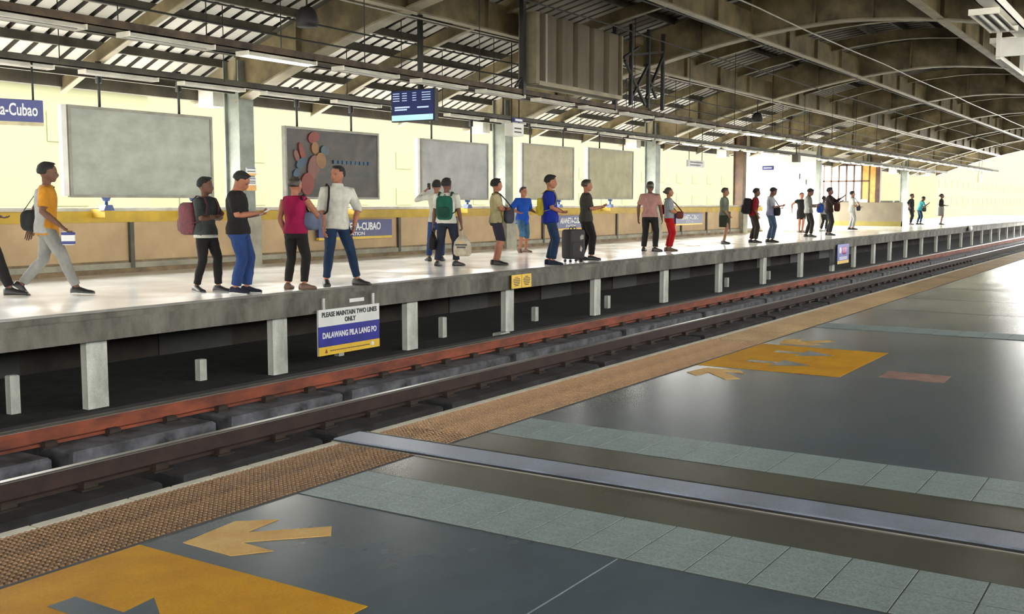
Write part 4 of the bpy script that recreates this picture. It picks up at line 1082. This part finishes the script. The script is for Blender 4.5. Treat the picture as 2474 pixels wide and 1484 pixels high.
# couple
P = person('woman seen from behind in a sleeveless magenta top and black leggings', (10.27, 10.06), 18, 1.49, SKINR, HAIRB, 'short', True,
           rf=(.075, .0), lf=(-.085, .0), rtoe=.5, ltoe=-.2, head=(-.25, .05), rw=(.12, .17, .60), lw=(-.125, .06, .50), rp=(1, -.3, -.6), lp=(-.6, -.8, 0),
           shirt=cloth('magenta', (.30, .008, .06)), sleeve=0, hem=.50, legs=BLACKC, legloose=.013, legname='leggings', shoe=SHOEBR)
shoulder_bag(P, 'slate grey handbag under the arm of the woman in magenta', cloth('slate_bag', (.12, .145, .21)), (.12, .10, .615), (.10, .17, .13), (.08, 0, .825), BLACKC)
P = person('man in a white shirt and dark jeans turning to the woman in magenta', (11.12, 10.10), -125, 1.66, SKINR, HAIR, 'short', True,
           rf=(.10, .02), lf=(-.17, .02), rtoe=.15, ltoe=-.75, sway=-.045, head=(-.9, .02), rw=(.13, .09, .50), lw=(-.145, .02, .50), rp=(1, -.7, 0), lp=(-1, -.5, 0),
           shirt=WHT, sleeve=1.15, hem=.475, loose=.018, collar=True, legs=JEAND, legloose=.010)
b_ = thing_on(P[0], 'shoulder_bag', 'black shoulder bag with a wide strap on the man in white', 'bag')
_, TP, ar, lg = P
MB().tube([TP((.085, .06, .82)), TP((.085, 0, .845)), TP((.09, -.06, .80)), TP((.12, -.09, .62))], [(.026, .007)] * 4, 8).build('strap', BLACKC, b_)
MB().tube([TP((.085, .06, .82)), TP((.09, .085, .74)), TP((.10, .083, .62)), TP((.15, .05, .56))], [(.026, .007)] * 4, 8).build('strap', BLACKC, b_)
b = MB(); rbox(b, TP((.19, -.02, .52)), (.05, .15, .10), None, pw=.5); b.build('bag_body', BLACKC, b_)

# man with the green backpack, and the one behind him
P = person('person on the phone mostly hidden behind the man with the green backpack', (16.84, 12.64), 40, 1.60, SKIN, HAIR, 'short', True,
           rf=(.06, .03), lf=(-.10, .02), rw=(.13, .05, .47), lw=(-.135, .10, .87), lp=(-1, .3, -.6), head=(-.2, 0), shirt=WHT, sleeve=1.9, legs=JEAN)
phone(P, 'dark phone held to the ear behind the man with the green backpack', -1, DARK, False, (.032, .065, .006), 1.4)
P = person('man in a white tee and navy trousers walking away with a green backpack', (15.62, 11.5), 22, 1.60, SKIND, HAIR, 'short', True,
           rf=(.10, .04), lf=(-.11, -.02), rtoe=.6, ltoe=.0, head=(-.25, 0), wide=1.06, rw=(.17, .02, .46), lw=(-.17, .03, .46), shirt=WHT, sleeve=.85, hem=.49, legs=NAVY, legloose=.020, rcurl=1.2)
backpack(P, 'green backpack on the man in the white tee', cloth('bottle_green', (.012, .10, .062)), .15, .22, .07, .665, cloth('dark_green', (.012, .06, .04)))
def carrier(P, s, name, label, cat, m, r, drop, print_=None):
    root, TP, arms, leg = P; e = thing_on(root, name, label, cat); (sh, el, wr), _, _ = arms[s]; d = (wr - el).normalized(); hnd = wr + d * .10
    c = hnd - V((0, 0, drop)); b = MB()
    prof = [(-1, .75, .8), (-.8, 1, 1), (-.2, 1.02, 1), (.35, .9, .8), (.7, .62, .45), (1, .30, .2)]
    b.loft([[c + V((r[0] * sx * math.cos(2 * PI * k / 16), r[1] * sy * math.sin(2 * PI * k / 16), r[2] * z)) for k in range(16)] for z, sx, sy in prof]); b.build('bag_body', m, e)
    for q in (1, -1): MB().tube([c + V((0, q * r[1] * .22, r[2] * .92)), c + V((0, q * r[1] * .12, r[2] * .92 + (drop - r[2] * .92) * .7)), hnd + V((0, 0, .005))], [(.02, .006)] * 3, 6).build('handle', m, e)
    return e, c
e, c_ = carrier(P, 1, 'plastic_bag', 'white plastic carrier bag with dark print held by the green backpack man', 'bag', cloth('carrier_plastic', (.50, .44, .33), .15, 14, None, .5), (.17, .10, .19), .30)
for k, wd in enumerate((.10, .22, .16)):
    MB().box(c_.x - wd / 2, c_.x + wd / 2, c_.y - .106, c_.y - .096, c_.z + .05 - k * .045, c_.z + .078 - k * .045).build('bag_print', INK if k else PAINTP, e)
carrier(P, -1, 'tote_bag', 'black tote bag hanging at the left side of the green backpack man', 'bag', BLACKC, (.07, .17, .16), .22)
# youth in shorts
P = person('youth in a cream and yellow shirt and black knee shorts, arms folded', (16.45, 10.97), -55, 1.60, SKINR, HAIR, 'short', True,
           rf=(.045, .02), lf=(-.045, -.02), head=(.45, 0), shirt=cloth('cream_shirt', (.42, .36, .19), .25, 3), sleeve=.75, hem=.49, legs=cloth('black_violet', (.028, .025, .04)), legcut=1.02, legname='shorts', legloose=.02,
           rw=(-.02, .10, .66), lw=(.02, .12, .64), rp=(1, .1, -.9), lp=(-1, .1, -.9), rcurl=.9, lcurl=.9)
shoulder_bag(P, 'dark grey bag worn in front by the youth in shorts', cloth('slate_dark', (.055, .058, .075)), (.02, .15, .575), (.12, .09, .15), (.08, 0, .825), CHAR, .3)
# far walker in blue
P = person('person in a blue shirt and cropped jeans walking near the wall', (20.9, 13.2), -110, 1.52, SKINR, HAIRB, 'short', True,
           rf=(.10, .07), lf=(-.10, -.05), rlift=.02, rw=(.16, .10, .62), lw=(-.16, .10, .62), lean=.05, shirt=cloth('bright_blue', (.01, .07, .38)), sleeve=1.1, hem=.44, loose=.02, legs=cloth('faded_jeans', (.05, .13, .22), .2, 6), legcut=1.35, legname='cropped_jeans', shoe=SHOEBR)
# man in the blue shirt with yellow bag, suitcase, man in black
P = person('man in a royal blue shirt and jeans standing left of the black suitcase', (17.05, 10.15), -62, 1.66, SKINR, HAIR, 'spiky', True,
           rf=(.05, .03), lf=(-.05, -.02), wide=1.13, head=(.05, .12), lean=-.03, rw=(.03, .115, .60), lw=(-.02, .13, .60), rp=(1, -.5, -.3), lp=(-1, -.5, -.3), rcurl=.8, lcurl=.8,
           shirt=cloth('royal_blue', (.008, .022, .26)), sleeve=.85, hem=.475, loose=.02, legs=JEAND, legloose=.02, shoe=NAVY)
e = backpack(P, 'yellow drawstring bag on the back of the man in royal blue', cloth('yellow_bag', (.50, .40, .03)), .13, .17, .07, .655)
P = person('man in a dark grey tee and black trousers behind the suitcase holding a paper', (18.85, 10.38), -48, 1.62, SKINR, HAIRB, 'short', True,
           rf=(.05, .06), lf=(-.05, -.05), head=(.0, .05), wide=1.04, rw=(.05, .175, .665), lw=(-.02, .165, .65), rp=(.5, -.6, -1), lp=(-.5, -.6, -1), shirt=cloth('dark_olive', (.05, .045, .036)), sleeve=.85, hem=.48, legs=BLACKC, legloose=.022)
phone(P, 'small grey paper held out by the man in the dark grey tee', 1, LGREY, True, (.06, .09, .003), .25)
e = empty('suitcase', (18.02, 10.2, 0), math.radians(-12), label='black upright suitcase with two pale stickers standing at the platform edge', cat='suitcase')
b = MB(); rbox(b, (0, 0, .355), (.225, .125, .29), None, pw=.22, su=24, sv=14); b.build('case_body', mat('black_luggage', (.012, .011, .011), .75, 0, .1, 12, .1), e)
b = MB(); rbox(b, (0, -.115, .26), (.18, .02, .14), None, pw=.22); b.build('front_pocket', MATS['black_luggage'], e)
for x in (-.10, .0): MB().tube([(x - .02, 0, .63), (x, 0, .69), (x + .06, 0, .69), (x + .08, 0, .63)], .010, 6).build('handle', DARK, e)
for x in (-.16, .16):
    for y in (-.07, .07): MB().tube([(x - .012, y, .032), (x + .012, y, .032)], .032, 10).build('wheel', DARK, e)
MB().prism([(.06, .44), (.15, .45), (.16, .53), (.10, .54), (.05, .50)], -.131, -.124, axis='y').build('sticker', LGREY, e)
MB().prism([(.035, .24), (.08, .20), (.11, .27), (.065, .33)], -.140, -.132, axis='y').build('sticker', mat('pinkish_sticker', (.55, .45, .38), .6), e)
# pink shirt and red trousers
P = person('man in a pink tee and black trousers seen from behind', (23.1, 10.98), 12, 1.66, SKIND, HAIRB, 'short', True,
           rf=(.085, .0), lf=(-.085, .0), rtoe=.7, ltoe=-.1, wide=1.12, rw=(.165, .06, .49), lw=(-.17, .01, .49), rp=(.6, -1, 0), lp=(-.6, -1, 0), shirt=cloth('dusty_pink', (.42, .22, .19)), sleeve=.8, hem=.495, legs=BLACKC, legloose=.022)
P = person('woman in a grey top and bright red trousers next to the pink shirt', (23.5, 10.66), -55, 1.52, SKINR, HAIRB, 'tied', True,
           rf=(.03, .02), lf=(-.03, -.02), lean=-.03, rw=(.04, .14, .61), lw=(-.0, .13, .60), rp=(.5, -.6, -1), lp=(-.5, -.6, -1), shirt=cloth('blue_grey', (.30, .33, .35)), sleeve=.9, hem=.52, legs=cloth('bright_red', (.42, .004, .008)), legloose=.012, legcut=1.9, shoe=SHOEBR)
shoulder_bag(P, 'dark red round bag held in front by the woman in red trousers', cloth('wine_bag', (.16, .04, .03)), (.05, .16, .565), (.08, .09, .09), (-.08, 0, .825))
shoulder_bag(P, 'bright red bag on the back shoulder of the woman in red trousers', MATS['cloth_bright_red'], (-.12, -.05, .66), (.05, .08, .12), (-.09, 0, .825))
# woman in the skirt
P = person('woman in a grey green blouse and dark skirt standing alone before the yellow band', (28.5, 11.23), -75, 1.58, SKIN, HAIRB, 'short', False,
           rf=(.04, .01), lf=(-.045, -.01), rtoe=.6, head=(.15, .1), rw=(.12, .075, .53), lw=(-.12, .07, .53), rp=(1, -.5, 0), lp=(-1, -.5, 0), shirt=cloth('grey_green', (.15, .17, .13), .25, 3), sleeve=1.4, hem=.50, loose=.025, skirt=cloth('dark_green_skirt', (.025, .03, .018)), skirtz=.30)
# red shirt and the one with the phone
P = person('man in a red shirt and dark trousers with a big black backpack', (29.9, 10.88), -62, 1.58, SKIND, HAIR, 'spiky', False,
           rf=(.05, .04), lf=(-.05, -.03), lean=.12, head=(.1, -.05), rw=(.13, .07, .49), lw=(-.11, .09, .55), shirt=RED_T, sleeve=1.2, legs=cloth('dark_brown', (.03, .022, .016)), legloose=.03)
backpack(P, 'big black backpack on the man in the red shirt', BLACKC, .17, .24, .13, .66)
P = person('man in a white and blue tee and jeans looking at his phone', (30.45, 10.55), -60, 1.62, SKIND, HAIR, 'short', False,
           rf=(.04, .03), lf=(-.04, -.03), head=(.0, .5), rw=(.05, .165, .66), lw=(-.02, .14, .62), rp=(.5, -.6, -1), lp=(-.5, -.6, -1), shirt=cloth('white_blue', (.50, .50, .47), 0, 3.0, (.03, .05, .24)), sleeve=.85, legs=cloth('mid_jeans', (.06, .10, .17), .25, 5), legloose=.02)
phone(P, 'dark phone of the man in the white and blue tee', 1, DARK, True)
shoulder_bag(P, 'black satchel at the hip of the man in the white and blue tee', BLACKC, (.08, .10, .56), (.10, .10, .13), (-.08, 0, .825))
# by the white room
P = person('woman in a black dress standing by the corner of the white room', (41.4, 13.1), -150, 1.56, SKINR, HAIR, 'tied', False,
           rf=(.04, 0), lf=(-.03, .02), rw=(.24, .02, .58), lw=(-.12, .06, .55), rp=(.6, -1, .3), shirt=BLACKC, sleeve=.4, hem=.50, skirt=BLACKC, skirtz=.33, shoe=SHOEBR)
P = person('man in a grey shirt and black trousers reading a phone before the white room', (36.1, 11.17), -62, 1.66, SKIND, HAIR, 'short', False,
           rf=(.08, .04), lf=(-.06, -.03), rtoe=.4, head=(.0, .55), lean=-.04, rw=(.05, .155, .66), lw=(-.0, .145, .62), rp=(.5, -.6, -1), lp=(-.5, -.6, -1), shirt=cloth('ash_grey', (.13, .12, .11)), sleeve=1.5, vest=LGREY, legs=BLACKC)
phone(P, 'small dark phone of the man in the grey shirt', 1, DARK, True)
P = person('person in pale clothes with a blue backpack near the tan counter', (43.9, 12.95), -40, 1.44, SKIND, HAIR, 'short', False, rf=(.05, .05), lf=(-.05, -.04), rw=(.13, .10, .56), shirt=LGREY, sleeve=.9, legs=CHAR, shoe=SIGNW)
backpack(P, 'blue backpack on the person beside the man in black', cloth('mid_blue', (.015, .06, .36)), .14, .19, .09, .66)
P = person('stout man in black holding something up before the tan counter', (38.35, 11.12), -70, 1.70, SKIND, HAIR, 'spiky', False,
           rf=(.05, .02), lf=(-.05, -.02), wide=1.12, rw=(.10, .20, .70), lw=(-.02, .26, .80), lp=(-.6, -.3, -1), shirt=cloth('black_brown', (.022, .012, .01)), sleeve=1.6, legs=BLACKC, legloose=.02)
shoulder_bag(P, 'dark red bag worn in front by the stout man in black', cloth('dark_maroon', (.06, .012, .01)), (.0, .16, .60), (.13, .11, .17), (.08, 0, .825))
P = person('man in pale grey standing before the tan counter', (47.2, 12.7), -60, 1.68, SKIN, HAIR, 'short', False, rf=(.05, .03), lf=(-.05, -.03), rw=(.08, .16, .60), lw=(.0, .16, .58), shirt=LGREY, sleeve=.9, legs=cloth('pale_trousers', (.30, .31, .30)), legloose=.02)
shoulder_bag(P, 'navy and teal bag held by the man in pale grey', NAVY, (.05, .16, .56), (.10, .08, .12), (.08, 0, .825))
P = person('person in black with hand on hip in the white glare', (59.9, 12.95), -100, 1.66, SKIND, HAIR, 'short', False, rf=(.07, .02), lf=(-.05, -.02), lean=.04, rw=(.17, .02, .58), rp=(1, -.2, 0), shirt=BLACKC, sleeve=1.3, legs=BLACKC)
P = person('person in a teal shirt and jeans leaning forward beside the one in black', (60.8, 12.7), -60, 1.55, SKIND, HAIR, 'short', False, rf=(.05, .03), lf=(-.05, -.05), lean=.25, head=(0, .3), rw=(.08, .26, .72), lw=(-.05, .22, .62), shirt=cloth('teal', (.06, .30, .34)), sleeve=.9, legs=JEAND)
shoulder_bag(P, 'dark bag hanging in front of the person in teal', CHAR, (.06, .14, .56), (.10, .10, .12), (.08, 0, .825))
P = person('last person in a black coat dress standing in the glare', (60.9, 11.6), -90, 1.66, SKIND, HAIR, 'tied', False, rf=(.05, .02), lf=(-.05, -.02), rw=(.10, .12, .62), lw=(-.10, .12, .62), shirt=BLACKC, sleeve=1.7, hem=.48, skirt=GREY, skirtz=.28)
flush()
flush_text()
